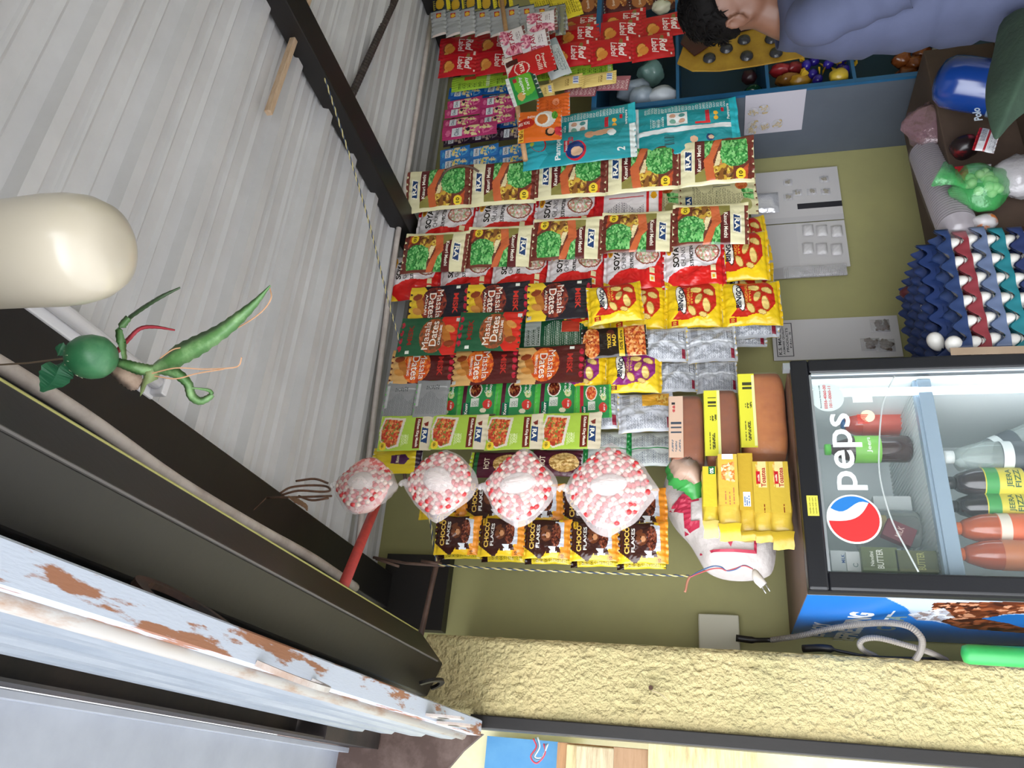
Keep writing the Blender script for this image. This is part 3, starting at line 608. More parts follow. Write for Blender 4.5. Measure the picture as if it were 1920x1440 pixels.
design('silvsach', 'silver_sachet', 'silver sachet with a red and yellow mark', 'sachet', 88, 42, '#a4a6a8', [('r', 12, -8, 30, 6, '#b8282c'), ('e', 20, -1, 7, 6, '#e8b83a'), ('r', -44, -19, -38, 19, '#d8c8c4'), ('r', 40, -21, 44, 21, '#2c3e50')], [], T=6, back='#8a8c90', wr=2.4, seal=3)
design('greenpk', 'green_packet', 'lime green sachet', 'sachet', 46, 90, '#9cc63c', [('lines', -18, -30, 0, 30, '#5a7a2a', 4), ('r', 6, -10, 18, 16, '#c8402c'), ('bars', -20, -42, 20, -34, '#dfe6c8', 3)], [], T=6, back='#8cb634')
design('yelblk', 'yellow_sachet', 'yellow and black sachet', 'sachet', 40, 46, '#2a3038', [('e', 0, 4, 16, 12, '#c9a02c'), ('r', -20, -23, 20, -14, '#d8c82c')], [], T=7, back='#c8b82c', wr=2)
design('yellow', 'yellow_sachet', 'bright yellow crinkled sachet', 'sachet', 80, 46, '#d6c22e', [('lines', -30, -18, 30, 18, '#8a7a1c', 4)], [], T=6, back='#c8b82c', wr=2.2)
design('palepk', 'coffee_sachet', 'pale yellow coffee sachet with a white mug', 'sachet', 44, 100, '#e8cc7c', [('lines', -14, -10, 14, 0, '#8a6a3a', 4), ('r', -12, -40, 12, -22, '#d8dce8'), ('bars', -10, -38, 10, -24, '#5a6ab0', 3)], [], T=9, back='#e0c068')
design('lila', 'pink_sachet', 'dull pink patterned sachet', 'sachet', 34, 90, '#a0606a', [('lines', -14, -40, 14, 40, '#d8b8b8', 4)], [], T=4, back='#7a4a52')
design('maroons', 'snack_sachet', 'dark maroon biscuit sachet', 'sachet', 60, 80, '#4a1c22', [('e', 0, 10, 22, 22, '#a8683c'), ('m', 0, -20, 20, 10, ['#c89050', '#8a4a28'], 5)], [('Snack', 0, 10, 28, 8, '#e8d0b8')], T=8)
def pamp():
    w, h = 112, 260; t = h/2; b = -h/2
    sh = [('p', [(-56, t), (56, t), (56, t-70), (20, t-40), (-20, t-60), (-56, t-36)], '#38b4c4'), ('e', 26, t-34, 34, 18, '#c8262e', 20), ('e', 28, t-32, 34, 16, '#38b4c4', 20), ('r', -20, t-108, 18, t-96, '#c42a3a'),
          ('e', -18, t-124, 32, 24, '#c8263a'), ('e', -16, t-122, 28, 21, '#1f3a7a'), ('e', -22, t-126, 15, 14, '#e8c0a0'), ('r', -56, b, 56, b+14, '#eaf2f2'), ('p', [(8, b+120), (50, b+100), (54, b+24), (10, b+40)], '#1f8c94'),
          ('e', 30, b+104, 13, 12, '#d8a080'), ('e', 34, b+74, 12, 26, '#e0ac8c', 10), ('e', 28, b+54, 12, 10, '#eef2f2'), ('e', 26, t-20, 7, 5, '#c8d84a')]
    tx = [('Pampers', 4, t-84, 92, 17, '#eaf6f6', dict(bold=.03)), ('happyskin', 0, t-102, 32, 7, '#f6e8e8'), ('SD', 22, t-112, 16, 12, '#c42a3a', dict(bold=.04)), ('2', -30, b+34, 12, 18, '#eaf6f6', dict(bold=.03))]
    design('pampers', 'diaper_pack', 'turquoise diaper packet with baby picture', 'diaper packet', w, h, '#2a9ca8', sh, tx, T=14, back='#2a9ca8', wr=.9)
    w, h = 150, 270; t = h/2; b = -h/2
    sh = [('r', -18, b, -4, t, '#e9eef0'), ('r', -75, t-14, 75, t, '#e6eef0'), ('lines', 46, b+30, 70, t-30, '#d8eeee', 3.6), ('r', 2, -6, 42, 46, '#f0f4f4'), ('e', 14, 8, 7, 8, '#d8a890'), ('e', 32, 8, 7, 8, '#5a9a9a'), ('e', 14, 32, 7, 8, '#7ab0a0'), ('e', 32, 32, 7, 8, '#d8a890'),
          ('r', 0, b+70, 6, b+110, '#d8262e'), ('r', 4, b+72, 42, b+82, '#c42a3a'), ('e', 12, b+56, 6, 6, '#f0b83a'), ('e', 26, b+56, 6, 6, '#f0b83a'), ('r', 30, b+34, 44, b+42, '#c42a3a'), ('bars', -52, 30, -26, 56, '#2a4a50', 4), ('e', -44, -20, 9, 10, '#e0b090'), ('e', -44, b+74, 10, 10, '#1f3a6a'), ('e', -44, b+72, 6, 7, '#e0c0a0'),
          ('r', -70, b+24, -50, b+36, '#c8262e'), ('r', -75, b, 75, b+20, '#2fbccb'), ('lines', 2, 56, 40, 90, '#cfe6e6', 4)]
    design('pampersb', 'diaper_pack', 'turquoise back of diaper packet', 'diaper packet', w, h, '#1f929c', sh, [('Pampers', 30, b+24, 50, 9, '#eaf6f6', dict(bold=.02))], T=17, back='#2a9ca8', nvar=1, wr=.9)
pamp()

def strip(key, Y, x0, y0, x1, y1, n, wpx, where, group, flip=False, keys=None, yaw=0, jig=1., hang=None, sag=1.0):
    p0, p1 = oY(x0, y0, Y), oY(x1, y1, Y); xm, ym = (x0+x1)/2, (y0+y1)/2
    W_ = (oY(xm, ym-wpx/2, Y)-oY(xm, ym+wpx/2, Y)).length
    for i in range(n):
        k = (keys or [key]*n)[i]; d = DES[k]; c = p0.lerp(p1, (i+.5)/n); H_ = (p1-p0).length/n
        o = bpy.data.objects.new(d['name'], random.choice(d['me'])); COL.objects.link(o)
        rz = math.radians(yaw+random.uniform(-3, 3)*jig); tilt = math.atan2(p1.x-p0.x, -(p1.z-p0.z))
        o.rotation_euler = (math.radians(random.uniform(-3, 3)*jig), math.pi*bool(flip)-tilt*(-1)+math.radians(random.uniform(-1, 1)*jig), rz)
        o.location = c+Vector((0, random.uniform(-.004, .004), 0)); o.scale = (W_*1000/d['w'], 1, H_*1000/d['h']*1.02)
        od = ORD[i] if n > 1 else 'only one'
        lab = '%s, %s %s' % (d['what'], od, where) if n > 1 else '%s %s' % (d['what'], where)
        tag(o, lab, d['cat'], group)
FRONT = 2.20
strip('kasuri', 2.19, 762, 362, 1412, 298, 5, 70, 'just under the diapers', 'dried leaf packets right way up', yaw=-12)
strip('kasuri_back', 2.30, 1012, 392, 1418, 362, 3, 74, 'behind the upper leaf strip', 'cream backed dried leaf packets', yaw=0)
strip('soya', 2.25, 782, 428, 1240, 392, 4, 84, 'between the two leaf strips', 'upper strip of soya packets', keys=['soya', 'soya', 'soya', 'soya_back'])
strip('kasuri', 2.19, 757, 480, 1402, 414, 5, 72, 'hung upside down between soya strips', 'dried leaf packets upside down', flip=True, yaw=-6)
strip('soya', 2.25, 731, 524, 1358, 495, 6, 86, 'above the black dates packets', 'lower strip of soya packets')
strip('misk_k', 2.19, 768, 572, 1108, 561, 3, 72, 'beside the soya packets', 'black dates packets', flip=True)
strip('misk_g', 2.165, 748, 634, 976, 618, 2, 72, 'between black and maroon dates', 'green dates packets')
strip('misk_gb', 2.24, 976, 628, 1100, 622, 1, 58, 'hanging right below the green dates packets', 'green dates packets')
strip('misk_b', 2.20, 735, 690, 1095, 683, 3, 70, 'between green dates and soup sachets', 'maroon dates packets', flip=True)
strip('knorr', 2.23, 722, 750, 1081, 745, 5, 62, 'between maroon dates and masala', 'soup sachets with maroon band')
strip('tomato', 2.22, 1081, 752, 1145, 754, 1, 64, 'at the lower end of the soup strip', 'soup sachet with red band')
strip('graysach', 2.19, 720, 752, 840, 747, 2, 68, 'hanging in front of the upper soup sachets', 'grey sachet backs')
strip('ramas', 2.19, 712, 812, 1126, 808, 4, 66, 'just above the candy bags', 'masala packets', flip=True)
strip('yelpurp', 2.25, 700, 862, 790, 866, 1, 50, 'peeping out above the second candy bag', 'yellow snack packet')
strip('maroonpk', 2.26, 880, 872, 1090, 868, 2, 50, 'behind the third and fourth candy bags', 'maroon snack packets')
strip('bingo', 2.18, 1103, 566, 1203, 571, 1, 76, 'overlapping the black dates strip end', 'front chips packet')
strip('bingo', 2.25, 1047, 584, 1464, 568, 4, 84, 'below the soya packets', 'red chips packets in the long strip')
strip('bingo', 2.28, 982, 600, 1165, 596, 2, 50, 'peeping below the black dates packets', 'red chips packets behind')
strip('bingo', 2.27, 1338, 486, 1440, 478, 1, 96, 'beside the lowest soya packet, in front', 'upper chips pair')
strip('bingo', 2.33, 1350, 452, 1440, 452, 1, 88, 'peeping out beside the lowest leaf packet', 'upper chips pair')
strip('bingo', 2.32, 1345, 532, 1450, 525, 1, 70, 'half hidden between two chips strips', 'hidden chips')
strip('bingop', 2.24, 1034, 702, 1240, 698, 2, 76, 'below the noodle snack packet', 'purple chips packets')
strip('noodle', 2.21, 1093, 640, 1212, 643, 1, 58, 'between the red and purple chips', 'noodle snack packet')
strip('silver', 2.30, 1060, 612, 1458, 604, 4, 62, 'under the red chips strip', 'silver chips backs, uppermost strip')
strip('silver', 2.34, 1340, 630, 1436, 628, 1, 46, 'lowest by the printed card', 'silver chips back alone')
strip('silver', 2.24, 1200, 648, 1380, 645, 2, 66, 'right of the noodle snack packet', 'silver chips backs, middle strip')
strip('silver', 2.27, 1232, 708, 1382, 706, 2, 62, 'right of the purple chips packet', 'silver chips backs above bread')
strip('lays', 2.26, 1062, 770, 1262, 776, 2, 76, 'behind the soup and masala ends', 'silver backs with orange patch', keys=['silver', 'lays'])
strip('grnback', 2.29, 1020, 842, 1262, 842, 3, 66, 'right of the fourth candy bag', 'green edged silver backs')
strip('choco', 2.19, 818, 1002, 1252, 1020, 5, 76, 'lowest in the picture above the stick', 'front strip of chocolate flakes')
strip('chocob', 2.24, 826, 1024, 1248, 1046, 5, 48, 'behind the front chocolate flakes', 'yellow backs of chocolate flakes')
strip('choco', 2.26, 790, 935, 1250, 955, 5, 76, 'behind the candy bags', 'rear strip of chocolate flakes')
strip('pampers', 2.14, 985, 280, 1190, 270, 1, 66, 'held below the orange tea packets', 'diaper pack front')
strip('pampersb', 2.18, 1010, 262, 1383, 232, 2, 98, 'beside the blue shelf', 'diaper pack backs')
for j in range(2): strip('blues', 2.23, 826, 288+j*21, 990+j*0, 281+j*21, 3, 22, ['above the lower one of blue sachets', 'next to the top leaf packet'][j], 'light blue sachets, %s strip' % ['upper', 'lower'][j])
for j in range(3): strip('pinks', 2.22, 840-j*4, 196+j*17, 968-j*2, 186+j*17, 2, 18, ['under the blue sachets', 'in the middle of the pink ones', 'third of the pink strips'][j], 'pink sachets, strip %s' % 'abc'[j])
strip('pinks', 2.20, 832, 250, 930, 243, 1, 24, 'lowest of the pink ones, slipped sideways', 'slipped pink sachet')
for j in range(2): strip('bluepk', 2.24, 843, 180+j*20, 968, 160+j*20, 2, 20, ['under the green sachets', 'behind the pink sachets'][j], 'deep blue sachets %s' % 'ab'[j])
strip('darks', 2.25, 832, 262, 990, 248, 3, 22, 'between pink and light blue ones', 'dark sachets'); strip('bluepk', 2.27, 890, 235, 985, 225, 2, 20, 'behind the pink and orange packets', 'deep blue sachets c')
strip('redlabel', 2.16, 826, 124, 1262, 84, 6, 46, 'above the lime green sachets', 'front strip of tea sachets', flip=True)
strip('redlabel', 2.20, 826, 92, 1285, 44, 6, 44, 'behind the front tea strip', 'second strip of tea sachets', flip=True, yaw=4)
strip('redlabel', 2.24, 1050, 52, 1210, 30, 2, 34, 'peeping behind at the picture top', 'rear tea sachets', flip=True)
strip('greenpk', 2.20, 848, 158, 1148, 124, 4, 26, 'below the red tea sachets', 'lime green sachets')
strip('silvsach', 2.10, 810, 44, 1062, 34, 9, 52, 'at the upper picture edge', 'silver sachets')
strip('yelblk', 2.12, 814, 10, 960, 6, 5, 24, 'at the very top edge', 'yellow and black sachets')
strip('yellow', 2.13, 1000, 8, 1085, 12, 2, 46, 'at the top edge beside the silver ones', 'yellow sachets')
strip('palepk', 2.16, 1030, 160, 1155, 146, 2, 26, 'under the green sachets', 'pale coffee sachets')
strip('lila', 2.19, 1060, 176, 1180, 150, 2, 26, 'behind the pale coffee sachets', 'pink patterned sachets')
strip('maroons', 2.25, 1085, 10, 1280, 0, 4, 36, 'at the top edge above the tea', 'maroon sachets')

# ------------------------------------------------------------------ sachets clipped to the broom stick
design('star', 'spice_sachet', 'pink and white spice sachet with red letters', 'sachet', 60, 62, '#e8dfe2', [('m', 14, 20, 18, 12, ['#e08aa0', '#f0b8c4', '#c05a78'], 5), ('m', -20, -4, 12, 30, ['#e08aa0', '#f0b8c4', '#c05a78'], 5), ('r', -30, -31, 30, -25, '#7a4a48'), ('lines', 0, -16, 24, -4, '#8a7a80', 4)],
       [('STAR', 2, 6, 46, 12, '#a81c3c', dict(bold=.01))], T=5, wr=.8)
design('chilli', 'spice_sachet', 'red chilli powder sachet with a round emblem', 'sachet', 58, 92, '#c41c22', [('e', 6, -16, 15, 15, '#f0d8c8'), ('e', 6, -16, 13, 13, '#c41c22'), ('p', [(-29, -46), (10, -46), (-8, -28), (-29, -30)], '#e8d8cc'), ('r', -20, -44, -8, -20, '#4a1c18')],
       [('MTR', 6, -16, 20, 8, '#f4e0d0', dict(bold=.03)), ('Chilli', 4, 18, 34, 9, '#f4e0d0', dict(bold=.01)), ('Powder', 4, 28, 34, 6, '#f4e0d0')], T=6, wr=.8)
design('healthy', 'snack_sachet', 'green and white sachet with slanted letters', 'sachet', 62, 62, '#2f9a4a', [('e', 6, -4, 26, 22, '#6fbf3a'), ('r', -31, -31, 31, -22, '#1f4a3a'), ('r', -31, 24, 31, 31, '#e8ece8'), ('e', -18, 10, 8, 8, '#d8a860'), ('r', 14, 10, 24, 18, '#b82838')],
       [('Healthy', 4, 2, 40, 9, '#f2f6f0', dict(bold=.02)), ('Tasty', 4, -10, 30, 8, '#f2f6f0', dict(bold=.02))], T=6, wr=.8)
design('orange', 'tea_packet', 'orange tea packet with a white cup and saucer', 'tea packet', 76, 100, '#e06a22', [('e', 12, -12, 21, 24, '#d8d4cf'), ('e', 12, -6, 17, 17, '#f0ece6'), ('e', 12, -6, 13, 12, '#cf7a3c'), ('e', -20, -24, 9, 11, '#2a1a18'), ('e', -18, -26, 7, 8, '#d89a78'), ('p', [(-30, -50), (-4, -50), (-12, -34), (-26, -36)], '#c8283c'), ('e', 6, 34, 12, 22, '#b8261e'), ('m', 20, -34, 10, 7, ['#5fa83a', '#3f8a2c'], 4), ('r', -36, 36, -6, 48, '#e8b83a')],
       [('TATA TEA', 6, 36, 26, 7, '#f8e8d8', dict(rot=90, bold=.02)), ('AGNI', 20, 20, 18, 6, '#f8e8d8', dict(rot=90)), ('10/-', -22, 42, 22, 9, '#7a2a10')], T=8, wr=1)
design('orangeb', 'tea_packet', 'plain orange back of a tea packet', 'tea packet', 64, 90, '#dc6222', [('e', 6, -8, 10, 10, '#e8906a'), ('lines', -16, -30, 20, 20, '#b84a18', 4)], [], T=8, wr=1.4)
design('whitepk', 'spice_sachet', 'grey and white printed sachet back', 'sachet', 40, 84, '#c9cfd0', [('r', -14, 0, -2, 20, '#22262a'), ('lines', -16, -36, 16, -4, '#7f8a90', 4), ('r', 12, -42, 20, 42, '#9aa8ac')], [], T=6, wr=1)
design('foilpk', 'spice_sachet', 'shiny silver foil sachet', 'sachet', 60, 26, '#a9aaae', [('r', -30, -13, -10, -6, '#d8b83a')], [], T=6, wr=2.6, m=mat('foil', '#b4b6ba', .22, metal=.9, bump=.5, bscale=60))
CLIP = 'sachets clipped on the broom stick'
for a in (('star', 2.00, 942, 75, 987, 78, 1, 52, 'clipped high on the broom stick'), ('star', 1.99, 980, 82, 1030, 82, 1, 46, 'clipped second on the broom stick'), ('star', 2.03, 990, 44, 1044, 40, 1, 40, 'topmost behind, near the foil sachet'),
          ('foilpk', 2.03, 1042, 38, 1060, 36, 1, 54, 'at the end of the silver strip'), ('whitepk', 2.05, 1020, 108, 1056, 112, 1, 76, 'behind the red chilli sachet'),
          ('healthy', 1.98, 957, 163, 1008, 168, 1, 56, 'under the red chilli sachet'), ('palepk', 2.02, 1003, 172, 1038, 172, 1, 26, 'beside the green slanted-letter sachet'),
          ('orangeb', 2.00, 1008, 203, 1068, 198, 1, 46, 'behind the orange tea packet'), ('orange', 1.97, 974, 240, 1052, 234, 1, 62, 'lowest on the broom stick')):
    strip(a[0], a[1], *a[2:8], a[8], CLIP)
strip('chilli', 1.98, 952, 117, 1035, 122, 1, 50, 'in the middle of the broom stick', CLIP, flip=True)
bs = G().tube([oY(936, -30, 2.02), oY(952, 80, 2.03), oY(985, 300, 2.05)], .0095, 12).ob('broom_stick', mat('stick_wood', '#c99f74', .5, var='#b98a5c', vscale=14, stretch=(10, 10, 1)), smooth=True)
tag(bs, 'light wooden stick hanging in front of the red tea sachets', 'stick')

# ------------------------------------------------------------------ sticks, ropes
brn = mat('brown_stick', '#6a5044', .6, var='#4e3a32', vscale=20)
a, b = oY(790, 1188, 2.28), oY(828, 1020, 2.28); d = (b-a)
tag(G().tube([a-d*.04, a+d*.5+Vector((0, 0, .002)), a+d*1.6], .0085, 10).ob('hanging_rod', brn, smooth=True), 'brown round stick behind the chocolate flakes, fixed in the stucco jamb', 'stick')
rod = G().tube(spl([oY(760, 900, 2.31), oY(745, 760, 2.31), oY(765, 600, 2.31), oY(790, 450, 2.31), oY(838, 330, 2.31), oY(850, 200, 2.31), oY(845, -20, 2.31)], 5), .006, 8).ob('hanging_rod', brn, smooth=True)
tag(rod, 'thin brown rod from which the upper snack strips hang', 'rod')
tag(G().tube(spl([oY(822, 345, 2.13), oY(835, 322, 2.13), oY(858, 311, 2.13), oY(882, 313, 2.14), oY(898, 322, 2.16)], 5), .0045, 8).ob('bent_twig', brn, smooth=True), 'bent brown twig over the topmost leaf packet', 'twig')
g = G(); g.tube([oY(700, 1045, 2.22), oY(760, 1056, 2.22), oY(833, 1061, 2.22)], .0045, 8).tube([oY(790, 1052, 2.21), oY(828, 1058, 2.21)], .005, 8).tube([oY(705, 1048, 2.21), oY(748, 1062, 2.21)], .004, 8)
tag(g.ob('tied_sticks', brn, smooth=True), 'short brown sticks tied to the upper end of the lower rope', 'stick')
redm = mat('red_pipe', '#c2453f', .5, var='#a83a38', vscale=30)
a, b = Vector(oY(640, 1108, 1.72)), Vector(oY(700, 960, 2.05)); tag(G().tube([a-(b-a)*.02, b, b+(b-a)*.8], .0135, 12).ob('red_pipe', redm, smooth=True), 'red painted pipe coming out over the steel lintel behind the first candy bag', 'pipe')
ry, rbl = mat('yellow_strand', '#cfc187', .7), mat('blue_strand', '#3b4a63', .7)
def rope(pts, label, turns=26, r=.0022):
    P = spl(pts, 14); root = emp('twisted_rope'); n = len(P)
    L = [0]
    for i in range(1, n): L.append(L[-1]+(P[i]-P[i-1]).length)
    Q = []; N_ = int(L[-1]/.006)+2
    for i in range(N_):
        s = L[-1]*i/(N_-1); j = max(0, min(n-2, next((k-1 for k in range(1, n) if L[k] >= s), n-2))); t = (s-L[j])/max(1e-6, L[j+1]-L[j]); Q.append((P[j].lerp(P[j+1], t), (P[j+1]-P[j]).normalized(), s))
    for k, m in ((0, ry), (1, rbl)):
        pts = []
        for p, t, s in Q:
            x = t.cross(Vector((.3, 1, .1))).normalized(); y = t.cross(x); a = s/.034*6.283+k*math.pi; pts.append(p+(x*math.cos(a)+y*math.sin(a))*r*.75)
        G().tube(pts, r*.85, 6).ob('strand', m, root, True)
    settle(root, 'top'); tag(root, label, 'rope')
rope([oY(553, -10, 1.30), oY(600, 120, 1.45), oY(650, 275, 1.62), oY(690, 410, 1.80), oY(722, 540, 1.98), oY(749, 640, 2.14)], 'yellow and blue twisted rope slanting from the beam down to the green dates packets')
rope([oY(798, 950, 2.18), oY(808, 985, 2.19), oY(812, 1020, 2.2), oY(818, 1052, 2.2)], 'short piece of twisted rope between candy bags and the tied sticks')
rope([oY(822, 1059, 2.2), oY(930, 1066, 2.2), oY(1100, 1073, 2.2), oY(1292, 1080, 2.2)], 'long twisted rope hanging straight down beside the chocolate flakes')

# ------------------------------------------------------------------ candy bags
clear = mat('clear_film', '#f4ecec', .12, trans=.70, bump=.8, bscale=40, bdist=.01, spec=.9)
cw, crd, cpk = mat('candy_white', '#dcc6ba', .35), mat('candy_red', '#c2363a', .35), mat('candy_pink', '#e09a96', .35)
gath = mat('white_cloth_candy', '#e6dcd8', .5, var='#d8c6c4', vscale=12, stretch=(30, 30, 3), bump=.6, bscale=20)
def candy(px, py, hw, hh, Y, label, rot, ctr, yaw=0):
    c = oY(px, py, Y); root = emp('candy_bag'); g = G(); nA = 48; nR = 9
    def outl(a):
        x, z = math.cos(a), math.sin(a); k = 1/((abs(x)**1.25+abs(z)**1.25)**(1/1.25)); k = .82*k+.18*.85
        return hw*k*x*(1+.04*math.sin(5*a+px)), hh*k*z*(1+.03*math.sin(7*a+py))
    def dpt(t): return .040*(1-t**2.2)**.6
    RZ = Matrix.Rotation(yaw, 3, 'Z')
    for side in (-1, 1):
        V = []; F = []
        for i in range(nR+1):
            t = i/nR
            for k in range(nA):
                a = 6.2832*k/nA; ox, oz = outl(a); w = .0035*math.sin(a*9+px)*t+.0022*math.sin(a*23)*t
                V.append(c+RZ @ Vector((ox*t, side*(dpt(t)+w*(t < .98))+.0, oz*t)))
        for i in range(nR):
            for k in range(nA): a = i*nA+k; b = i*nA+(k+1) % nA; F.append((a, b, b+nA, a+nA) if side < 0 else (a+nA, b+nA, b, a))
        g.add(V, F)
    film = g.ob('film', clear, root, True)
    # knots where bags are chained
    G().tube(spl([c+Vector((0, 0, hh*.86)), c+Vector((.004, -.003, hh)), c+Vector((-.003, 0, hh*1.08))], 4), [.009]*4+[.006]*5, 8).ob('knot', clear, root, True)
    B = [G(), G(), G()]; rd = random.Random(px)
    for ring_ in range(6):
        t = .36+ring_*.104
        for lay in (-1, ):
            per = 0; a = 0; k = 0
            ox, oz = outl(0); rad = (hw+hh)/2*t*.86; nn = max(10, int(6.2832*rad/.0122)); nn += nn % 2
            for k in range(nn):
                a = 6.2832*(k+.5*(ring_ % 2))/nn; e = .88; x, z = hw*.86*t*math.cos(a), hh*.86*t*math.sin(a); q = outl(a); mix = t**3
                x = x*(1-mix)+q[0]*t*.92*mix; z = z*(1-mix)+q[1]*t*.92*mix
                yy = -(dpt(t*.95)*.72+rd.uniform(-.002, .002)); al = a+math.pi/2
                R = RZ @ Matrix.Rotation(-al, 3, 'Y')
                p = c+RZ @ Vector((x+rd.uniform(-.0012, .0012), yy, z+rd.uniform(-.0012, .0012)))
                B[0 if (k+ring_) % 2 == 0 else (1 if rd.random() < .82 else 2)].ell(p, (.0078, .0060, .0064), 8, 6, R)
    cd = None
    for gg, m, nm in zip(B, (cw, crd, cpk), ('white_candies', 'red_candies', 'pink_candies')):
        o = gg.ob(nm, m, root, True); o['kind'] = 'stuff'
    # pink filling further inside, white gathered core
    G().ell(c+RZ @ Vector((0, -.004, 0)), (hw*.80, .019, hh*.72), 24, 10).ob('filling', mat('candy_filling', '#e7b9b2', .45, var='#cf6a66', vscale=70, vramp=(.48, .55), detail=2), root, True)
    g = G(); R = RZ @ Matrix.Rotation(rot, 3, 'Y'); V = []; F = []; n, mm = 28, 10
    for i in range(mm+1):
        th = math.pi*i/mm
        for k in range(n):
            ph = 6.2832*k/n; rr = 1+.10*math.sin(ph*9)*math.sin(th); V.append(c+Vector((0, -.026, 0))+R @ Vector((ctr[0]*math.sin(th)*math.cos(ph)*rr, .016*math.sin(th)*math.sin(ph), ctr[1]*math.cos(th))))
    for i in range(mm):
        for k in range(n): a = i*n+k; b = i*n+(k+1) % n; F.append((a, a+n, b+n, b))
    g.add(V, F).ob('white_core', gath, root, True)
    settle(root, 'top'); tag(root, label, 'candy bag', 'chained bags of red and white candy')
candy(686, 912, .088, .083, 1.60, 'uppermost clear bag of red and white candy, turned sideways under the rusty hook', .2, (.028, .035), .35)
candy(828, 908, .092, .094, 1.60, 'second clear bag of red and white candy from the hook', .5, (.030, .040))
candy(976, 915, .098, .090, 1.60, 'third clear bag of red and white candy from the hook', -.2, (.025, .042))
candy(1144, 918, .112, .106, 1.60, 'lowest and largest clear bag of red and white candy', 1.45, (.042, .024))
rust = mat('rusty_wire', '#7a5640', .6, var='#4a362c', vscale=30)
hk = emp('rusty_hook')
for pts in ([(500, 933), (560, 932), (622, 930)], [(525, 925), (545, 914), (580, 910), (612, 912), (618, 920), (600, 922), (560, 920), (528, 928)], [(555, 902), (590, 898), (615, 906)], [(560, 930), (585, 938), (616, 934)]):
    G().tube(spl([oY(x, y, 1.6) for x, y in pts], 5), .0028, 7).ob('wire', rust, hk, True)
g = G(); leafm(g, [oY(540, 930, 1.59), oY(556, 938, 1.59), oY(572, 948, 1.59), oY(576, 958, 1.59)], [.002, .007, .005, .001], down); g.ob('dry_strip', mat('dry_strip', '#8a6a50', .8, var='#6a4c38', vscale=40), hk)
settle(hk, 'top'); tag(hk, 'rusty wire hook with a dry brown strip holding the candy bags', 'hook')
tag(G().tube([oY(500, 933, 1.6), oY(496, 933, 1.6)+Vector((-.1, 0, .08))], .0015, 5).ob('hook_wire', rust), 'thin wire from the rusty hook up to the beam', 'wire')

# ------------------------------------------------------------------ drinks fridge
YF = 1.95; FX0, FX1, FZ, FB = .48, 1.10, -.224, 2.51
fr = emp('drinks_fridge', ((FX0+FX1)/2, FB, -1.6)); O = -Vector(fr.location)
def sh(o):
    o.data.transform(Matrix.Translation(O)); return o
fb = mat('fridge_black', '#16171c', .35, bump=.05, bscale=200); fw = mat('fridge_white_inner', '#dfe6e6', .4)
g = G(); t = .035; YD = YF+.045
g.box((FX0, YD, -1.6), (FX0+t, FB, FZ)).box((FX1-t, YD, -1.6), (FX1, FB, FZ)).box((FX0+t, FB-t, -1.6), (FX1-t, FB, FZ)).box((FX0+t, YD, FZ-t), (FX1-t, FB-t, FZ)).box((FX0+t, YD, -1.6), (FX1-t, FB-t, -1.45))
sh(g.ob('cabinet', mat('cabinet_brown', '#5b463d', .6, var='#6a5346', vscale=5), fr))
g = G(); e = .002
g.box((FX0+t, YD, -1.45), (FX0+t+e, FB-t, FZ-t)).box((FX1-t-e, YD, -1.45), (FX1-t, FB-t, FZ-t)).box((FX0+t, FB-t-e, -1.45), (FX1-t, FB-t, FZ-t)).box((FX0+t, YD, FZ-t-e), (FX1-t, FB-t, FZ-t))
sh(g.ob('liner', fw, fr))
gl, gr = oY(1553, 1070, YF), oY(1519, 698, YF)
dr = G(); 
dr.box((FX0, YF, gl.z), (FX1, YD, FZ)).box((FX0, YF, -1.5), (FX1, YD, -1.38)).box((FX0, YF, -1.38), (gl.x, YD, gl.z)).box((gr.x, YF, -1.38), (FX1, YD, gl.z))
door = sh(bev(dr.ob('door', fb, fr), .006, 3))
sh(G().box((gl.x, YF+.012, -1.38), (gr.x, YF+.016, gl.z)).ob('glass', mat('door_glass', '#7f8b8c', .04, trans=.9, spec=.6), door))
sh(G().box((FX0-.004, YF+.01, -1.6), (FX0, YF+.035, FZ)).ob('gasket', mat('gasket', '#0e0e10', .6), door))
tr = mat('trim_silver', '#aab0b6', .3, metal=.6)
sh(G().box((gl.x, YF+.004, gl.z-.006), (gr.x, YF+.012, gl.z)).box((gr.x-.006, YF+.004, -1.38), (gr.x, YF+.012, gl.z)).box((FX0-.002, YF+.0455, -1.6), (FX0+.0, YF+.049, FZ)).ob('door_trim', tr, door))
led = sh(G().tube([(FX1-t-.035, YD+.02, -1.4), (FX1-t-.035, YD+.02, FZ-t-.01)], .011, 10).ob('lamp_strip', mat('led_white', '#ffffff', .4, emit='#e6f4ff', estr=4.5), fr))
# shelves
s1 = oY(1714, 735, YD+.03); s1z = s1.z; s2z = s1z-.40
wire = mat('shelf_wire', '#d5dcda', .4); rail_ = mat('shelf_rail', '#8fa3b4', .3)
for z in (s1z, s2z):
    g = G(); x = FX0+t+.01
    while x < FX1-t-.01: g.box((x, YD+.045, z-.012), (x+.006, FB-t-.03, z-.006)); x += .0125
    g.box((FX0+t+.004, YD+.08, z-.018), (FX1-t-.004, YD+.088, z-.012)).box((FX0+t+.004, FB-t-.1, z-.018), (FX1-t-.004, FB-t-.092, z-.012))
    o = sh(g.ob('shelf', wire, fr)); sh(bev(G().box((FX0+t+.004, YD+.02, z-.036), (FX1-t-.004, YD+.045, z+.002)).box((FX0+t+.004, YD+.012, z-.040), (FX1-t-.004, YD+.022, z-.006)).ob('price_rail', rail_, o), .002))
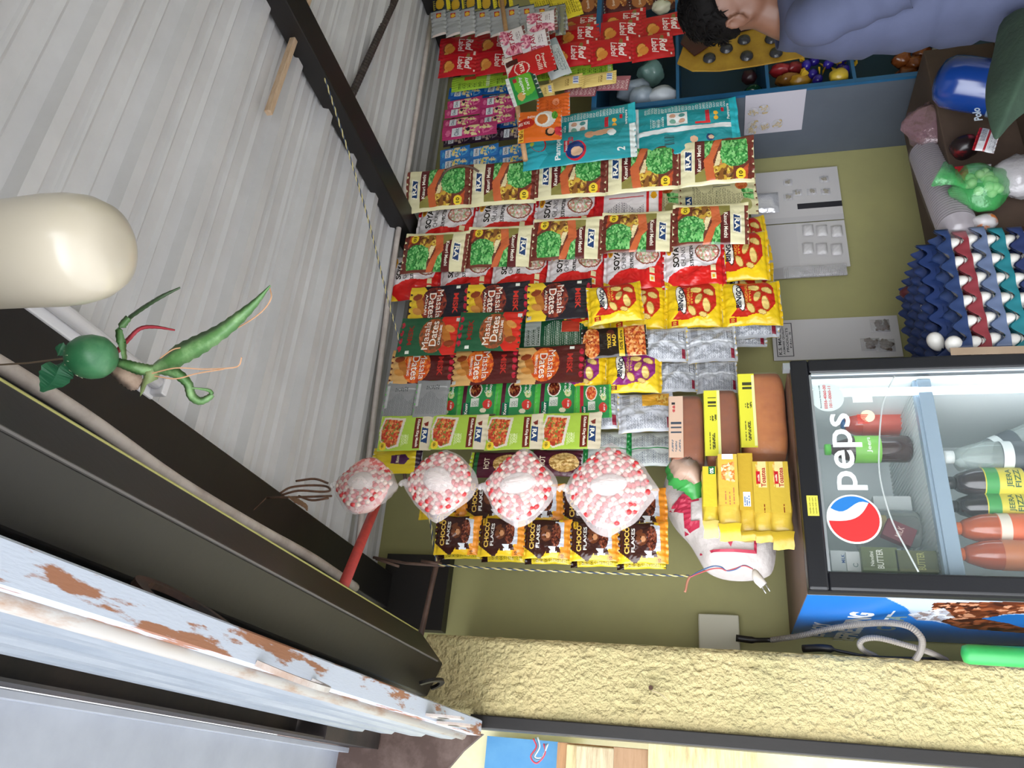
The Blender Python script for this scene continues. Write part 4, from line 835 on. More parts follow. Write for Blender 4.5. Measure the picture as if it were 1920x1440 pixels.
# door lettering and emblem
def onglass(px, py): p = oY(px, py, YF+.011); return p
def gtext(s, px, py, hpx, wpx, col, name, rot=0, bold=.03, Yp=YF+.0105):
    c = oY(px, py, Yp); h = (oY(px-hpx/2, py, Yp)-oY(px+hpx/2, py, Yp)).length; w = (oY(px, py-wpx/2, Yp)-oY(px, py+wpx/2, Yp)).length; V = []; F = []
    for tri in text_tris(s, 0, 0, w, h, rot, bold):
        k = len(V); V += [c+Vector((a, 0, b)) for a, b in tri]; F.append((k, k+1, k+2))
    return sh(me(name, V, F, mat('ink_'+col[1:], col, .5), door))
gtext('peps', 1590, 845, 56, 143, '#f2f6f8', 'lettering', bold=.01)
c = oY(1601, 973, YF+.0105); r = (oY(1601, 973-46, YF)-oY(1601, 973+46, YF)).length/2
def disc(c, rr, col, name, fn=None, dy=0):
    V = [c+Vector((0, dy, 0))]; n = 64
    pts = [(math.cos(6.2832*k/n)*rr, math.sin(6.2832*k/n)*rr) for k in range(n)]
    if fn: pts = fn
    V = [c+Vector((a, dy, b)) for a, b in pts]
    return sh(me(name, V, [tuple(range(len(V)))], mat('ink_'+col[1:], col, .45), door))
disc(c, r, '#eef2f4', 'emblem_disc')
def arc(a0, a1, R_, n=24): return [(math.cos(math.radians(a0+(a1-a0)*i/n))*R_, math.sin(math.radians(a0+(a1-a0)*i/n))*R_) for i in range(n+1)]
R2 = r*.93
red_ = arc(128, 292, R2)+[(R2*.37*(1-q)-.615*R2*q+R2*(.14*math.sin(math.pi*q)), -R2*.93*(1-q)+.79*R2*q+R2*.18*math.sin(math.pi*q)) for q in [i/10 for i in range(1, 10)]]
disc(c, r, '#d42a2c', 'emblem_red', [p for p in arc(95, 318, R2)]+[(R2*(.743*(1-q)-.087*q)-.30*R2*math.sin(math.pi*q), R2*(-.669*(1-q)+.996*q)-.22*R2*math.sin(math.pi*q)) for q in [i/10 for i in range(1, 10)]], -.0006)
disc(c, r, '#1f6fb8', 'emblem_blue', arc(-50, 62, R2)+[(R2*(.469*(1-q)+.643*q)-.03*R2*math.sin(math.pi*q)-.18*R2*math.sin(2*math.pi*q), R2*(.883*(1-q)-.766*q)) for q in [i/10 for i in range(1, 10)]], -.0006)
c2 = oY(1551, 745, YF+.0105); disc(c2, .041, '#c4d2d0', 'round_sticker')
for i, (s_, wp, hp, col) in enumerate((('Beverage Service 1:08', 42, 3.5, '#5a6a70'), ('E056-4060-00', 44, 6, '#c2545a'), ('1011-0060-11', 40, 6, '#c2545a'))): gtext(s_, 1538+i*9, 744, hp, wp, col, 'sticker_print', bold=.02, Yp=YF+.0098)
qr = oY(1616, 741, YF+.0105); sh(G().box((qr.x-.021, YF+.0095, qr.z-.024), (qr.x+.021, YF+.0105, qr.z+.024)).ob('white_sticker', mat('sticker_white', '#dfe4e2', .5), door))
cc = oY(1627, 780, YF+.0105); disc(cc, .017, '#e9d8b8', 'cream_badge'); 
g = G()
for k in range(7): g.box((cc.x-.022+.004*k, YF+.009, cc.z+.008-.003*abs(3-k)), (cc.x-.020+.004*k, YF+.0095, cc.z+.026))
sh(g.ob('red_marks', mat('badge_red', '#c8483c', .5), door))
st_ = oY(1524, 948, YF-.001); sh(G().box((st_.x-.026, YF-.0015, st_.z-.013), (st_.x+.026, YF-.0003, st_.z+.013)).ob('yellow_sticker', mat('sticker_yellow', '#cfc84a', .5), door))
for i in range(3):
    V = []; F = []
    for tri in text_tris('handle with care', 0, 0, .042, .004, 0, .01):
        k = len(V); V += [Vector((st_.x+a, YF-.0020, st_.z+.007-.007*i+b)) for a, b in tri]; F.append((k, k+1, k+2))
    sh(me('sticker_print', V, F, mat('ink_brown', '#6a6a2a', .5), door))
# cable taped across the glass
sh(G().tube(spl([oY(1677, 705, YF-.004), oY(1655, 760, YF-.004), oY(1648, 850, YF-.004), oY(1652, 905, YF-.004), oY(1672, 975, YF-.004), oY(1705, 1040, YF-.004), oY(1722, 1072, YF-.004)], 8), .0022, 6).ob('tape_edge', mat('tape_clear', '#c5cccb', .3, trans=.35), door, True))
# side graphic
p0 = Vector((FX0-.0015, (YD+FB)/2, -.91))
def sp(px, py): q = oX(px, py, FX0-.0015); return (-(q.y-p0.y)*1000, (q.z-p0.z)*1000)
A1 = [sp(*q) for q in ((1655, 1122), (1700, 1135), (1715, 1148), (1760, 1128), (1790, 1125), (1740, 1118))]
B0 = sp(1800, 1140); B1 = sp(1760, 1155)
shp = [('p', [sp(*q) for q in ((1655, 1118), (1700, 1140), (1708, 1152), (1730, 1160), (1775, 1170), (1850, 1160), (1930, 1168), (1930, 1118))], '#b8c8dc'),
       ('mp', [sp(*q) for q in ((1750, 1130), (1930, 1128), (1930, 1150), (1880, 1152), (1845, 1162), (1770, 1166), (1745, 1150))], ['#5a2a18', '#8a4a2c', '#3a1c14', '#c08a6a', '#6a3620'], 16),
       ('mp', [sp(*q) for q in ((1702, 1152), (1770, 1140), (1790, 1158), (1760, 1164), (1720, 1163))], ['#d8dce4', '#a8acb8', '#8a7a78'], 12),
       ('mp', [sp(*q) for q in ((1760, 1164), (1850, 1158), (1930, 1180), (1930, 1188), (1800, 1178))], ['#5a2a18', '#8a4a2c', '#3a1c14'], 14),
       ('p', [sp(*q) for q in ((1840, 1160), (1890, 1152), (1930, 1152), (1930, 1176))], '#1f6fc0'),
       ('p', [sp(*q) for q in ((1648, 1168), (1676, 1145), (1680, 1147), (1654, 1170))], '#e4eaf0')]
L1 = sp(1545, 1172); L2 = sp(1612, 1157)
sg = board('side_graphic', p0, (0, -1, 0), (0, 0, 1), (FB-YD)*1000-2, 1370, '#2270c4', shp,
           [('ENJOY', L1[0]-62, L1[1], 200, 58, '#dfe8f2', dict(bold=.05, shear=.2)), ('REFRESHING', L2[0]-150, L2[1], 420, 60, '#eef2f6', dict(bold=.05, shear=.2)), ('COLA', L2[0]-60, L2[1]-84, 180, 50, '#7f9a9a', dict(bold=.04, shear=.2))], m=mat('graphic_gloss', attr=True, rough=.22), parent=fr, res=5)
sh(sg)
hs = oY(1476, 715, YF); sh(G().box((FX1-.03, YF-.006, FZ+.0), (FX1-.012, YF+.02, FZ+.018)).ob('hinge', tr, fr))
tag(fr, 'black glass door drinks fridge with a blue side panel, loaves of bread on its top', 'fridge')

# contents
def bottle(px0, px1, py, wpx, Y, body, cap, lab, labr=(.35, .62), label='', neck=.3, capname='cap', trans=0, txt=None, lab2=None):
    a, b = oY(px0, py, Y), oY(px1, py, Y); H = a.z-b.z; w = (oY(px0, py-wpx/2, Y)-oY(px0, py+wpx/2, Y)).length/2; root = emp('drink_bottle'); c = Vector((b.x, Y, b.z))
    m = mat('bottle_%s%s' % (body[1:], 'c' if trans else ''), body, .12, trans=trans, spec=.8)
    P = [(w*.7, 0), (w*.96, H*.03), (w, H*.08), (w*.96, H*.3), (w, H*.4), (w, H*(1-neck)), (w*.92, H*(1-neck*.75)), (w*.6, H*(1-neck*.35)), (w*.34, H*(1-neck*.2)), (w*.34, H*.93)]
    G().lathe(P, c, n=28).ob('body', m, root, True)
    G().lathe([(0, H*.93), (w*.42, H*.93), (w*.42, H*.985), (w*.38, H), (0, H)], c, n=20).ob(capname, mat('cap_'+cap[1:], cap, .4), root, True)
    if lab:
        l = G().lathe([(w*1.012, H*labr[0]), (w*1.02, H*labr[0]+.001), (w*1.02, H*labr[1]-.001), (w*1.012, H*labr[1])], c, n=28).ob('label', mat('lab_'+lab[1:], lab, .4), root, True)
        if lab2: G().lathe([(w*1.025, H*(labr[0]*.35+labr[1]*.65)), (w*1.025, H*labr[1]*.99)], c, n=28).ob('label_band', mat('lab_'+lab2[1:], lab2, .4), l, True)
        if txt:
            V = []; F = []
            for s_, rr, hh, col in txt:
                for tri in text_tris(s_, 0, 0, w*1.25, hh, 0, .02, maxe=.02):
                    k = len(V)
                    for (x, z) in tri: an = x/w-.5*0; V.append(c+Vector((math.sin(an)*w*1.04, -math.cos(an)*w*1.04, H*rr+z)))
                    F.append((k, k+1, k+2))
            me('label_print', V, F, mat('ink_'+txt[0][3][1:], txt[0][3], .5), l)
    settle(root); tag(root, label, 'bottle'); return root
bottle(1576, 1705, 793, 40, 2.26, '#c8402f', '#2f6aa8', '#d85a48', (.1, .7), 'red drink bottle with a blue cap on the upper fridge shelf', .22)
bottle(1546, 1708, 842, 46, 2.16, '#3a1c1a', '#5ac83a', '#7fc84a', (.36, .66), 'dark drink bottle with a bright green cap on the upper fridge shelf', .42, txt=[('Jeera', .5, .014, '#eef2e0')])
bottle(1600, 1722, 985, 34, 2.15, '#8a8f8c', '#3a3a3a', '#b8a878', (.5, .8), 'clear bottle with a golden label behind the round emblem', .25, trans=.5)
s2 = s2z+.001
def lowb(px0, py, wpx, Y, *a, **k):
    b = oY(px0, py, Y); 
    lo, hi = 1700, 3200
    for _ in range(40):
        m_ = (lo+hi)/2
        if oY(m_, py, Y).z > s2: lo = m_
        else: hi = m_
    return bottle(px0, lo, py, wpx, Y, *a, **k)
lowb(1768, 856, 52, 2.09, '#b8c8c4', '#e6ecea', '#4a5258', (.40, .62), 'clear water bottle with white cap, on the lower fridge shelf', .3, trans=.62, lab2='#dfe6e4')
lowb(1772, 906, 52, 2.09, '#24141a', '#16161a', '#d8cc3a', (.5, .76), 'dark bottle with yellow and green label beside the clear water bottle', .24, lab2='#3a9a48', txt=[('JEERA', .60, .016, '#2a5a2a'), ('FIZZ', .55, .013, '#2a5a2a')])
lowb(1776, 952, 50, 2.10, '#1c1418', '#16161a', '#d8cc3a', (.5, .76), 'dark bottle with yellow and green label beside the orange drink', .24, lab2='#3a9a48', txt=[('JEERA', .60, .016, '#2a5a2a'), ('FIZZ', .55, .013, '#2a5a2a')])
lowb(1784, 995, 54, 2.08, '#b8562f', '#d8682c', '#e06a3a', (.5, .72), 'orange drink bottle next to the dark bottles', .24, lab2='#e8e0d0')
lowb(1790, 1046, 54, 2.06, '#b05030', '#d8682c', '#c8784a', (.5, .72), 'orange drink bottle nearest the fridge door hinge edge, leftmost of the lower shelf', .24)
bt = bottle(1790, 1990, 800, 46, 2.2, '#c4d0cc', '#e6ecea', '#50585e', (.35, .6), 'clear bottle leaning over at the back of the lower fridge shelf', .28, trans=.6, lab2='#dfe6e4'); bt.rotation_euler = (0, math.radians(-24), 0); bt.location += Vector((.0, .02, .03))
def carton(px0, px1, py0, py1, Y, dep, col, label, texts=(), band=None, rotz=0, roll=0, floor=None):
    a, b = oY(px0, py1, Y), oY(px1, py0, Y); z0 = floor if floor is not None else b.z
    root = emp('carton'); w, h = (b.x-a.x), a.z-z0; cx, cz = (a.x+b.x)/2, (a.z+z0)/2
    o = bev(G().box((cx-w/2, Y, z0), (cx+w/2, Y+dep, a.z)).ob('box', mat('ct_'+col[1:], col, .5), root), .003)
    board('front_print', (cx, Y-.0007, cz), (1, 0, 0), (0, 0, 1), w*960, h*960, col, [('r', -w*480, -h*480, -w*480+6, h*480, band)] if band else [], [(t[0], t[1]*w*1000, t[2]*h*1000, t[3]*w*1000, t[4]*h*1000, t[5]) for t in texts], parent=root, res=6, th=.0005)
    settle(root); root.rotation_euler = (0, roll, rotz); tag(root, label, 'carton'); return root
carton(1618, 1682, 1026, 1070, 2.06, .07, '#5f6a40', 'olive green butter carton on the upper fridge shelf, standing on another', [('BUTTER', 0, 0, .8, .18, '#e6e6d4'), ('Nandini', 0, .22, .6, .1, '#e6e6d4')], '#6f7a50')
carton(1682, 1742, 1032, 1072, 2.06, .07, '#5a5f3a', 'lower olive green butter carton resting on the upper fridge shelf', [('BUTTER', 0, -.1, .8, .18, '#a8a860')], '#6a6a40', floor=s1z)
carton(1560, 1589, 1032, 1071, 2.09, .06, '#cfd6d6', 'white milk carton with blue mark at the top of the stack', [('MILK', .1, -.2, .4, .2, '#2a5a9a')])
carton(1589, 1618, 1034, 1071, 2.08, .06, '#d8dcda', 'white carton between the milk carton and the butter', [('C', -.2, 0, .2, .3, '#8a9a9a')])
carton(1640, 1715, 930, 962, 2.22, .05, '#d8dedf', 'white and blue box at the back of the upper fridge shelf', [], '#2a62a8', floor=s1z)
carton(1668, 1722, 992, 1026, 2.08, .03, '#6a2c38', 'tilted maroon packet leaning against the butter cartons', [('MILK', 0, 0, .6, .2, '#c8a8a0')], roll=.45, floor=None).location.z += .012
tb = emp('round_tub'); c = oY(1640, 985, 2.2); c.z = s1z
G().lathe([(0, .0), (.045, 0), (.05, .01), (.056, .14), (.06, .142), (.06, .15), (.05, .155), (.03, .158), (0, .158)], c+Vector((-.01, 0, 0)), n=32).ob('tub', mat('tub_clear', '#b8bcb8', .2, trans=.45), tb, True)
settle(tb); tag(tb, 'clear round plastic tub behind the round emblem', 'tub')

# ------------------------------------------------------------------ on top of the fridge
crust = mat('bread_crust', '#c07434', .6, var='#a45a26', vscale=9, bump=.3, bscale=60, bdist=.003)
crust2 = mat('bread_crust_dark', '#95522c', .55, var='#7c4022', vscale=9, bump=.3, bscale=60, bdist=.003)
wrapm = mat('bread_wrap', '#f0e8e4', .1, trans=.94, bump=.9, bscale=30, bdist=.008, spec=.9)
def loaf(x0, x1, z0, z1, y0, y1, m, labc, lab, labh, shapes, texts, rot=0):
    root = emp('bread_loaf'); cx, cy = (x0+x1)/2, (y0+y1)/2; hw, hh, hd = (x1-x0)/2, (z1-z0)/2, (y1-y0)/2
    V = []; F = []; n = 28; m_ = 14
    for i in range(m_+1):
        t = -1+2*i/m_; tap = (1-abs(t)**6*.14)
        for k in range(n):
            a = 6.2832*k/n; ca, sa = math.cos(a), math.sin(a); e = .42
            px_ = t*hw; py_ = hd*tap*math.copysign(abs(ca)**e, ca); pz = hh*tap*math.copysign(abs(sa)**e, sa)
            w = .003*noise.noise((t*3, a*1.3, x0*40))
            V.append((cx+px_, cy+py_*(1+w*8), (z0+z1)/2+pz*(1+w*6)))
    for i in range(m_):
        for k in range(n): a = i*n+k; b = i*n+(k+1) % n; F.append((a, b, b+n, a+n))
    F += [tuple(range(n-1, -1, -1)), tuple(range(m_*n, m_*n+n))]
    me('bread', V, F, m, root, True)
    me('wrapper', [(cx+(v[0]-cx)*1.03, cy+(v[1]-cy)*1.035, (z0+z1)/2+(v[2]-(z0+z1)/2)*1.03) for v in V], F[:-2], wrapm, root, True)
    board('printed_band', (cx+.002, y0-.0045, z1-labh/2+.002), (1, 0, 0), (0, 0, 1), (x1-x0)*940, labh*1000, labc, shapes, texts, parent=root, res=2.5, th=.0006)
    board('printed_top', (cx+.002, y0+.012, z1+.0035), (1, 0, 0), (0, 1, .0), (x1-x0)*940, 30, labc, [('lines', -80, -12, 80, 12, '#5a5a20', 4)], [], parent=root, res=3, th=.0006)
    if rot: pass
    # twisted wrapper tail at the left end
    V = []; F = []; n = 16
    for i, (dx, s) in enumerate(((0, 1), (-.018, .8), (-.034, .45), (-.048, .5), (-.066, .75))):
        for k in range(n):
            a = 6.2832*k/n; V.append((x0+dx, cy-hd*.3+hd*.9*s*math.cos(a)*(1+.1*math.sin(5*a)), z0+hh*.9+hh*.85*s*math.sin(a)*(1+.1*math.cos(7*a))-.004*i))
    for i in range(4):
        for k in range(n): a = i*n+k; b = i*n+(k+1) % n; F.append((a, b, b+n, a+n))
    me('wrapper_tail', V, F, wrapm, root, True)
    settle(root); tag(root, lab, 'bread'); return root
YB = 2.08
def bx(px0, px1, py0, py1, Y): a, b = oY(px0, py1, Y), oY(px1, py0, Y); return a.x, b.x, b.z, a.z
x0, x1, z0, z1 = bx(1392, 1474, 697, 846, YB)
z0 = FZ+.002
loaf(x0, x1, z0, z1, YB, YB+.11, crust, '#dcd83a', 'bottom loaf of light brown bread with a lime yellow label, on the fridge', .044,
     [('bars', 56, -14, 96, 12, '#3a3a20', 3), ('lines', -96, -16, -8, 8, '#5a5a20', 3.2), ('lines', 4, -12, 30, 8, '#5a5a20', 4), ('r', -110, -21, 110, -15, '#e9e9a0')], [])
lz = z1+.004; x0, x1, z0, z1 = bx(1327, 1390, 728, 860, YB)
loaf(x0, x1, lz, z1+.004, YB+.005, YB+.11, crust2, '#dcd83a', 'middle loaf of brown bread with a lime yellow label', .044,
     [('bars', 50, -12, 80, 12, '#3a3a20', 3), ('lines', -84, -16, -8, 8, '#5a5a20', 3.2), ('lines', 4, -12, 30, 8, '#5a5a20', 4), ('r', -110, -21, 110, -15, '#e9e9a0')], [])
lz = z1+.008; x0, x1, z0, z1 = bx(1260, 1326, 738, 862, YB)
loaf(x0, x1, lz, z1+.006, YB+.008, YB+.11, crust2, '#d3b49e', 'top loaf of dark brown bread with a pale beige label', .040,
     [('bars', -22, -16, 14, 14, '#3f4a58', 3), ('lines', -80, -16, -30, 14, '#7a7a80', 3.4), ('e', 50, 6, 5, 4, '#b84a4a'), ('e', 62, 6, 5, 4, '#b84a4a'), ('r', 70, 2, 76, 12, '#2a2a30')], [])
# green and beige bag end below the top loaf
g = G(); leafm(g, [oY(1256, 868, 2.12), oY(1275, 885, 2.11), oY(1296, 905, 2.11), oY(1306, 935, 2.12)], [.02, .045, .04, .012], down*.7+right*.7, .1, 5)
o = g.ob('folded_bag', mat('green_bag_film', '#3f9a4a', .3, bump=.5, bscale=30), smooth=True); tag(o, 'green folded plastic bag end under the top loaf of bread', 'bag')
g = G(); leafm(g, [oY(1262, 862, 2.10), oY(1278, 875, 2.09), oY(1296, 885, 2.09), oY(1308, 905, 2.10)], [.02, .034, .03, .01], down*.7+right*.7, .1, 5)
o = g.ob('folded_wrapper', mat('beige_film', '#b99a88', .3, bump=.5, bscale=30), smooth=True); tag(o, 'beige wrapper end hanging over the green bag by the top loaf', 'wrapper')
# toast packets: a stack of long packs, their left ends folded
def toast(px0, px1, py0, py1, Y, base, label, texts, shapes=(), tailc='#b89a2a', tl=1):
    a, b = oY(px0, py1, Y), oY(px1, py0, Y); w, h = b.x-a.x, a.z-b.z; cx, cz = (a.x+b.x)/2, (a.z+b.z)/2; root = emp('toast_packet')
    V = []; F = []; n = 24; m_ = 16; hd = .045
    for i in range(m_+1):
        t = -1+2*i/m_
        for k in range(n):
            an = 6.2832*k/n; ca, sa = math.cos(an), math.sin(an); e = .5; tp = 1-abs(t)**10*.25
            wv = .0016*math.sin(t*40+an*2)+.002*noise.noise((t*7, an*1.5, px0))
            V.append((cx+t*w/2, Y+hd+hd*tp*math.copysign(abs(ca)**e, ca)+wv, cz+h/2*tp*math.copysign(abs(sa)**e, sa)+wv))
    for i in range(m_):
        for k in range(n): p = i*n+k; q = i*n+(k+1) % n; F.append((p, q, q+n, p+n))
    F += [tuple(range(n-1, -1, -1)), tuple(range(m_*n, m_*n+n))]
    me('pack', V, F, mat('toast_'+base[1:], base, .3, var='#c9aa3a', vscale=14, bump=.6, bscale=25, bdist=.006), root, True)
    # folded end flap
    V = []; F = []
    for i in range(6):
        t = i/5; 
        for j in range(5):
            s = -1+j/2; V.append((cx-w/2+.004-.045*t*tl-.002*math.sin(3*s), Y-.006-.006*math.sin(t*3)+.01*t, cz+h*.46*s*(1-.12*t)+.0015*math.sin(7*t+s)))
    for i in range(5):
        for j in range(4): p = i*5+j; F.append((p, p+5, p+6, p+1))
    n0 = len(V); V += [(x+.001, y+.0025, z) for x, y, z in V]; F += [tuple(k+n0 for k in reversed(f)) for f in F]
    me('end_flap', V, F, mat('flap_'+tailc[1:], tailc, .28, bump=.5, bscale=40), root, True)
    board('front_label', (cx+w*.12, Y-.003, cz), (1, 0, 0), (0, 0, 1), w*700, h*820, base, list(shapes), texts, parent=root, res=2.5, th=.0006, m=FILM)
    settle(root); tag(root, label, 'toast packet'); return root
TS = [('lines', -78, -8, -38, -2, '#7a2a1a', 3), ('mp', [(-4, 14), (60, 14), (76, 6), (20, 6)], ['#d89a4a', '#e8b870', '#c8803a'], 5), ('r', -2, -12, 86, 8, '#d9c98a'), ('r', 8, 2, 42, 12, '#b8202c')]
toast(1445, 1480, 862, 1000, 2.02, '#c2a53c', 'lowest yellow toast packet of the stack on the fridge', [('Toastea', 26, -5, 54, 12, '#a8282c', dict(bold=.02)), ('milk', 25, 7, 20, 5, '#f0e0d0')], TS)
toast(1414, 1444, 862, 1000, 2.025, '#c2a53c', 'second lowest yellow toast packet, directly above the lowest one', [('Toastea', 26, -5, 54, 12, '#a8282c', dict(bold=.02)), ('milk', 25, 7, 20, 5, '#f0e0d0')], TS, tl=.6)
toast(1386, 1413, 846, 1000, 2.03, '#bd9c34', 'plain golden toast packet in the middle of the stack', [], [('r', -70, -10, -30, 10, '#dce2e6'), ('lines', -68, -6, -34, 6, '#4a6aa0', 5)], tl=.5)
toast(1346, 1385, 848, 985, 2.02, '#d0b04a', 'toast packet with an orange picture and a white code sticker', [], [('r', 56, -14, 80, 14, '#e8e8e6'), ('mp', [(-10, -16), (50, -16), (40, 16), (0, 16)], ['#e09a5a', '#e8c080', '#d87a3a', '#eadbb0'], 6), ('lines', -76, -14, -14, 10, '#b86a50', 3.5), ('r', -82, -16, -80, 16, '#b8302c')], tailc='#d0b82c')
toast(1317, 1345, 872, 980, 2.03, '#d6bf3a', 'topmost yellow toast packet with a green corner mark', [('0%', 44, -6, 16, 10, '#eef4ee', dict(bold=.03)), ], [('r', 34, -14, 56, 2, '#1f6a3a')], tailc='#d8c26a')
# woven white sack with red print
sk = emp('woven_sack'); YS = 2.30
outl = [(1258, 868), (1246, 905), (1240, 935), (1262, 985), (1292, 1020), (1308, 1045), (1325, 1072), (1355, 1086), (1392, 1090), (1430, 1085), (1450, 1068), (1456, 1010), (1456, 900), (1450, 850), (1380, 840), (1300, 850)]
P = [oY(x, y, YS) for x, y in outl]; cc = sum(P, Vector())/len(P)
V = []; F = []; n = len(P)*4; 
B_ = spl(P+[P[0]], 4)[:-1]; n = len(B_); nr = 9
for side in (1, -1):
    for i in range(nr+1):
        t = i/nr
        for k, p in enumerate(B_):
            q = cc+(p-cc)*t; an = 6.28*k/n
            d = .085*(1-t**2.4)**.5*side+.006*noise.noise((q.x*22, q.z*22, 2))*(side)
            V.append((q.x, YS-d, q.z))
for s in (0, 1):
    o0 = s*(nr+1)*n
    for i in range(nr):
        for k in range(n): a = o0+i*n+k; b = o0+i*n+(k+1) % n; F.append((a, b, b+n, a+n) if s else (a+n, b+n, b, a))
sackm = mat('sack_white', '#cfc9c6', .5, var='#bdb4b0', vscale=7, bump=.7, bscale=28, bdist=.01)
so = me('sack', V, F, sackm, sk, True)
def onsack(pts, col, nm, closed=True, k=3, off=.014):
    # print lies on the sack: triangle fan projected to the bulging front
    def S_(p):
        # radial parameter
        d = p-cc; an = math.atan2(d.z, d.x); best = max(1e-4, min(((b-cc).length for b in B_ if abs((math.atan2((b-cc).z, (b-cc).x)-an+math.pi) % 6.2832-math.pi) < .14), default=.1)); t = min(.98, d.length/best)
        return Vector((p.x, YS-(.085*(1-t**2.4)**.5+.006*noise.noise((p.x*22, p.z*22, 2)))-off, p.z))
    Q = [oY(x, y, YS-.04) for x, y in pts]; bmx = bmesh.new(); vs = [bmx.verts.new(q) for q in Q]; f = bmx.faces.new(vs)
    bmesh.ops.triangulate(bmx, faces=[f])
    for _ in range(k): bmesh.ops.subdivide_edges(bmx, edges=[e for e in bmx.edges if e.calc_length() > .012], cuts=1, use_grid_fill=True); bmesh.ops.triangulate(bmx, faces=list(bmx.faces))
    for v in bmx.verts: v.co = S_(v.co)
    d = bpy.data.meshes.new(nm); bmx.to_mesh(d); bmx.free(); d.materials.append(mat('sack_'+col[1:], col, .5)); o = bpy.data.objects.new(nm, d); COL.objects.link(o); o.parent = so
for pts in ([(1254, 958), (1280, 936), (1296, 938), (1310, 944), (1312, 950), (1296, 952), (1296, 984), (1312, 984), (1312, 996), (1284, 1004), (1282, 968)], [(1281, 919), (1290, 924), (1312, 938), (1320, 940), (1320, 946), (1290, 936), (1284, 930)], [(1350, 1004), (1362, 1022), (1370, 1034), (1378, 1012), (1374, 1010), (1369, 1024), (1356, 1003)],
            [(1312, 1036), (1312, 1040), (1418, 1044), (1418, 1016), (1413, 1016), (1413, 1038)], [(1240, 940), (1243, 962), (1247, 962), (1245, 938)], [(1258, 905), (1262, 903), (1284, 903), (1284, 906), (1264, 908)]):
    onsack(pts, '#b02a46', 'red_print')
settle(sk); tag(sk, 'white woven plastic sack with crimson print lying behind the toast packets', 'sack')
# plug with red and blue wires
pw = emp('two_pin_plug'); pl = mat('plug_white', '#cfc9c2', .4)
P = [oY(1413, 1068, 2.16), oY(1418, 1080, 2.16), oY(1432, 1098, 2.16)]; d = (P[2]-P[0]).normalized(); s = d.cross(Vector((0, 1, 0))).normalized()
G().tube([P[0], P[0]+d*.006, P[1], P[1]+d*.012, P[2]], [.004, .008, .0125, .0135, .011], 14).ob('body', pl, pw, True)
G().tube([P[2]+s*.006, P[2]+s*.006+d*.02], .0018, 8).tube([P[2]-s*.006, P[2]-s*.006+d*.02], .0018, 8).ob('pins', mat('pin_metal', '#b8b8ba', .3, metal=.8), pw, True)
settle(pw, 'top'); tag(pw, 'white two pin plug hanging in front of the sack', 'plug')
for c_, off, lab in (('#3a5a8a', 0, 'blue wire running from the rope end to the white plug'), ('#b8484c', 3, 'red wire running from the rope end to the white plug')):
    pts = [oY(x, y+off*k, 2.165) for x, y, k in ((1294, 1082, 0), (1310, 1072, 1), (1335, 1062, 1.6), (1352, 1063, 1), (1362, 1070, 0), (1378, 1068, -.6), (1395, 1060, .3), (1412, 1067, 0))]
    tag(G().tube(spl(pts, 6), .0018, 6).ob('plug_wire', mat('w_'+c_[1:], c_, .4), smooth=True), lab, 'wire')
tag(G().tube(spl([oY(1294, 1080, 2.17), oY(1289, 1090, 2.17), oY(1286, 1105, 2.17), oY(1284, 1110, 2.17)], 4), .0035, 6).ob('knotted_tail', mat('w_brown', '#a8705a', .6), smooth=True), 'brownish twisted wire tail hanging at the lower rope end', 'wire')

# ------------------------------------------------------------------ beside the fridge: corrugated cable, broom handle, cable clips
YC = 2.28
cg = mat('grey_conduit', '#77716a', .55)
def corr(pts, r, name, label, m=cg):
    P = spl(pts, 16); L = 0; Q = [P[0]]
    for p in P[1:]:
        while (p-Q[-1]).length > .0026: Q.append(Q[-1]+(p-Q[-1]).normalized()*.0026)
    tag(G().tube(Q, [r*(1 if i % 2 else .82) for i in range(len(Q))], 10).ob(name, m, smooth=False), label, 'cable')
YG = 1.98
def pr(px, py, t): Y = 1.9+t; return oX(px, py, .455) if t is None else oY(px, py, Y)
corr([oY(1446, 1200, 2.40), oY(1500, 1192, 2.34), oY(1560, 1178, 2.28), oY(1620, 1170, 2.22), oY(1670, 1168, 2.16), oY(1705, 1175, 2.12), oY(1727, 1195, 2.12), oY(1728, 1215, 2.15), oY(1720, 1232, 2.2), oY(1705, 1250, 2.3)], .0085, 'corrugated_cable', 'grey corrugated cable arching down beside the blue side of the fridge')
corr([oY(1775, 1238, 2.3), oY(1740, 1222, 2.2), oY(1700, 1210, 2.16), oY(1650, 1197, 2.16), oY(1622, 1198, 2.18), oY(1612, 1207, 2.2), oY(1620, 1220, 2.25), oY(1640, 1230, 2.3), oY(1660, 1245, 2.35)], .0075, 'corrugated_cable', 'lower loop of grey corrugated cable beside the fridge')
tag(G().tube(spl([oY(1380, 1196, 2.42), oY(1410, 1200, 2.42), oY(1446, 1200, 2.40)], 5), [.010]*6+[.007]*5, 10).ob('cable_connector', blk, smooth=True), 'black connector at the upper end of the grey corrugated cable', 'connector')
ws_ = G().box((.40, 2.50, oY(1310, 1200, 2.5).z-.12), (.53, 2.55, oY(1310, 1200, 2.5).z)).ob('switch_board', mat('switch_white', '#c9c6b4', .5)); bev(ws_, .004); tag(ws_, 'cream switch board on the wall half hidden by the stucco jamb', 'switch')
tag(G().tube(spl([oY(1505, 1216, 2.3), oY(1545, 1215, 2.28), oY(1580, 1222, 2.28), oY(1640, 1232, 2.28), oY(1760, 1236, 2.28)], 5), [.010]*8+[.004]*13, 8).ob('black_cable', blk, smooth=True), 'black plug and cable behind the stucco jamb', 'cable')
gb = G(); a, b = oY(1803, 1226, 2.12), oY(1990, 1236, 2.12); d = (b-a).normalized()
gb.tube([a, a+d*.004, a+d*.015, b, b+d*.5], [.008, .019, .023, .024, .024], 18)
